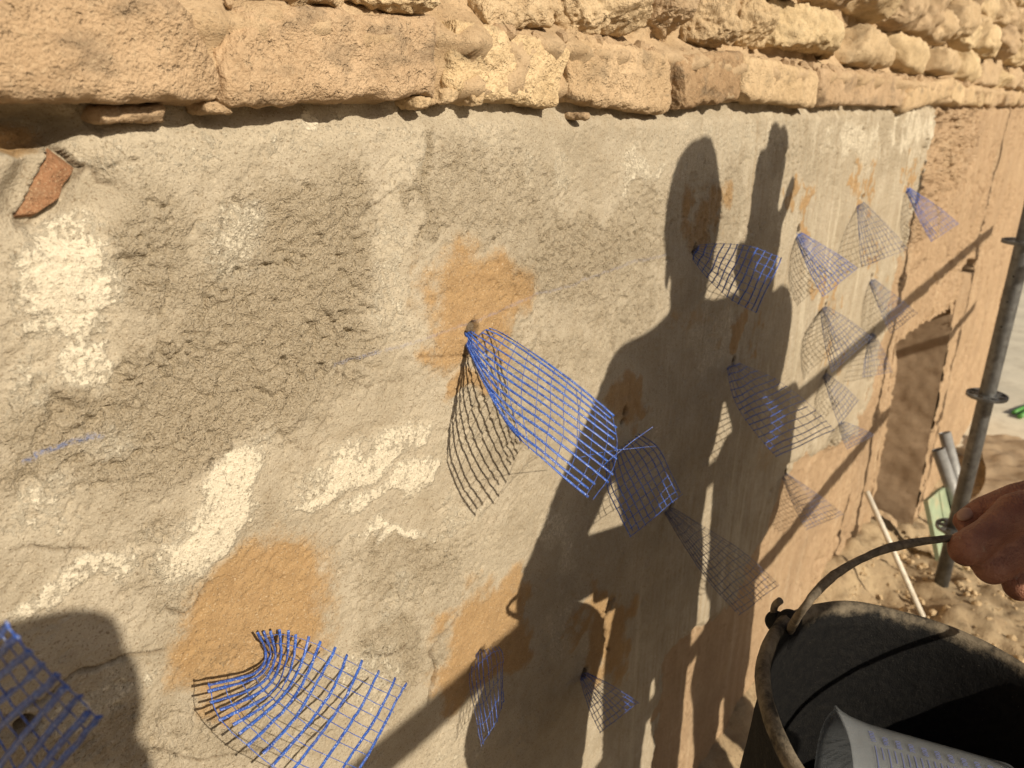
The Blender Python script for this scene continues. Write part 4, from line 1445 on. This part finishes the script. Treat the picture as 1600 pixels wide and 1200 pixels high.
def fist(mb, wrist):
    D = .02
    Q = lambda px, py, d: at(px, py, d)
    fingers = [  # knuckle, first joint, second joint, tip
        ((1588, 802, .700), (1510, 858, .672), (1506, 852, .722), (1550, 842, .732), 1.0),
        ((1632, 834, .702), (1550, 886, .684), (1548, 872, .736), (1590, 858, .742), 1.02),
        ((1668, 866, .712), (1594, 914, .700), (1590, 896, .750), (1626, 880, .754), .97),
        ((1700, 896, .728), (1636, 942, .722), (1632, 922, .764), (1662, 906, .766), .86)]
    for a, b, c, d, k in fingers:
        A_, B_, C_, D_ = Q(*a), Q(*b), Q(*c), Q(*d)
        mb.capsule(A_, .0190 * k, A_ * .45 + B_ * .55, .0150 * k); mb.capsule(A_ * .45 + B_ * .55, .0150 * k, B_, .0162 * k)
        mb.capsule(B_, .0160 * k, C_, .0140 * k); mb.capsule(C_, .0140 * k, D_, .0120 * k)
        mb.capsule(wrist, .030, A_, .0200 * k)
        mb.capsule(wrist * .5 + A_ * .5, .012, A_ + (A_ - B_) * .02 + UP * .006, .0125)
    T = [Q(1690, 768, .728), Q(1590, 780, .732), Q(1536, 798, .735), Q(1506, 814, .737)]
    mb.capsule(T[0], .024, T[1], .0165); mb.capsule(T[1], .0165, T[2], .0138); mb.capsule(T[2], .0138, T[3], .0108)


WRA = at(1800, 775, .712)
ZP = .35
shadow = lambda x, y, z: np.array([x, y, z])
YA = -.86
DA = SA * YA
elA = np.array([.57, -.80, 1.46])
handR = np.array([1.385 + DA, YA + .02, 1.72])
wkr = person('worker in dark shirt holding the bucket in one fist, raising a gloved hand', (1.07 + DA, YA, ZP), (0, 1, 0),
       (1.05 + DA, YA - .04, 1.25), (1.06 + DA, YA, 1.60), (1.07 + DA, YA, 1.77), (1.065 + DA, YA + .02, 1.885),
       [(.885 + DA, YA, 1.715), (1.255 + DA, YA, 1.715)], [elA, (1.44 + DA, YA - .02, 1.44)], [WRA, handR],
       [(.96 + DA, YA - .02, .86), (1.17 + DA, YA - .02, .86)], [(.95 + DA, YA - .03, .44), (1.18 + DA, YA - .03, .44)],
       (M['shirt'], M['trousers'], M['boots']),
       [fist, lambda mb, wq: hand_open(mb, wq, (.02, .0, 1), (-1, 0, 0), (0, -1, 0), 1.0, .1, .3)], vox=.0036, hat='beanie', bare_forearm=(False, False))
nq = at(1504, 812, .737)
nr_ = (CAM - nq) / np.linalg.norm(CAM - nq) + UP * .5; nr_ /= np.linalg.norm(nr_)
na_ = at(1530, 797, .737) - nq; na_ -= nr_ * (na_ @ nr_); na_ /= np.linalg.norm(na_)
MB().ell(nq + nr_ * .0085 + na_ * .003, (.0085, .0065, .0028), np.stack([na_, np.cross(nr_, na_), nr_], 1), 16, 10).build('thumb_nail', M['nail'], wkr)
gl = MB()
GP = lambda a, b: handR + np.array([a * 1.35 - .005, 0, b])
for a in (-.042, -.014, .014, .042): gl.capsule(GP(a * .8, -.05), .030, GP(a, .15), .029)
for a, b, tx, tz in ((-.050, .15, -.038, .275), (-.017, .15, -.008, .318), (.016, .15, .022, .312)): gl.capsule(GP(a, b), .032, GP(tx, tz), .028)
gl.capsule(GP(.046, .15), .019, GP(.082, .232), .0155)
gl.capsule(GP(-.04, .05), .024, GP(-.085, .105), .020); gl.capsule(GP(-.085, .105), .020, GP(-.088, .135), .018)
gl.capsule(GP(0, .0), .05, GP(.01, -.10), .058)
gl.remesh('work_glove', M['wood'], wkr, .006, 3)
# second worker beside him
YB = -1.14
DB = SA * YB
person('second worker in grey shirt standing close beside the first', (1.6 + DB, YB, ZP), (-.2, 1, 0),
       (1.46 + DB, YB - .03, 1.08), (1.49 + DB, YB, 1.42), (1.50 + DB, YB, 1.64), (1.51 + DB, YB + .03, 1.755),
       [(1.32 + DB, YB, 1.58), (1.67 + DB, YB, 1.58)], [(1.33 + DB, YB + .02, 1.31), (1.70 + DB, YB + .02, 1.31)], [(1.38 + DB, YB + .2, 1.20), (1.66 + DB, YB + .18, 1.18)],
       [(1.42 + DB, YB + .02, .78), (1.60 + DB, YB + .02, .78)], [(1.40 + DB, YB - .02, .44), (1.61 + DB, YB - .02, .44)],
       (M['shirt2'], M['trousers'], M['boots']),
       [lambda mb, wq: hand_open(mb, wq, (.3, .8, -.2), (.8, -.3, .2), (0, .2, 1), 1.0, .6), lambda mb, wq: hand_open(mb, wq, (-.3, .8, -.2), (-.8, -.3, .2), (0, .2, 1), 1.0, .6)],
       vox=.006, hat='cap', bare_forearm=(False, False))
# photographer behind the phone that takes the picture
YC = -.86
FWh = FW
ph = CAM - FW * .012
DC = SA * YC
person('photographer in grey shirt and cap holding up a phone', (.04 + DC, YC - .05, 0), (.35, 1, 0),
       (.06 + DC, YC - .05, .90), (.08 + DC, YC - .03, 1.27), (.08 + DC, YC - .02, 1.51), (.085 + DC, YC - .01, 1.66),
       [(-.12 + DC, YC - .03, 1.44), (.275 + DC, YC - .06, 1.43)], [(-.20 + DC, YC + .10, 1.25), (.30 + DC, YC + .08, 1.25)],
       [ph - RT * .165 - HD * .088 - np.array([0, 0, .155]), ph + RT * .03 - HD * .088 - np.array([0, 0, .175])],
       [(-.04 + DC, YC + .04, .48), (.16 + DC, YC + .04, .48)], [(-.05 + DC, YC - .06, .09), (.17 + DC, YC - .06, .09)],
       (M['shirt2'], M['trousers'], M['boots']),
       [lambda mb, wq: hand_open(mb, wq, RT * .35 + np.array([0, 0, .8]) + HD * .30, RT, -HD, .9, .2), lambda mb, wq: hand_open(mb, wq, -RT * .15 + np.array([0, 0, .9]) + HD * .30, -RT, -HD, .9, .2)],
       vox=.006, hat='cap', bare_forearm=(False, False))
Rp = np.stack([RT, UP, -FW], 1)
phone = empty('phone', tuple(CAM - FW * .012))
tag(phone, 'black phone held by the photographer', 'phone')
MB().box(CAM - FW * .013 - RT * .055 - UP * .022, (.15, .072, .008), Rp).build('case', M['phone'], phone, False)
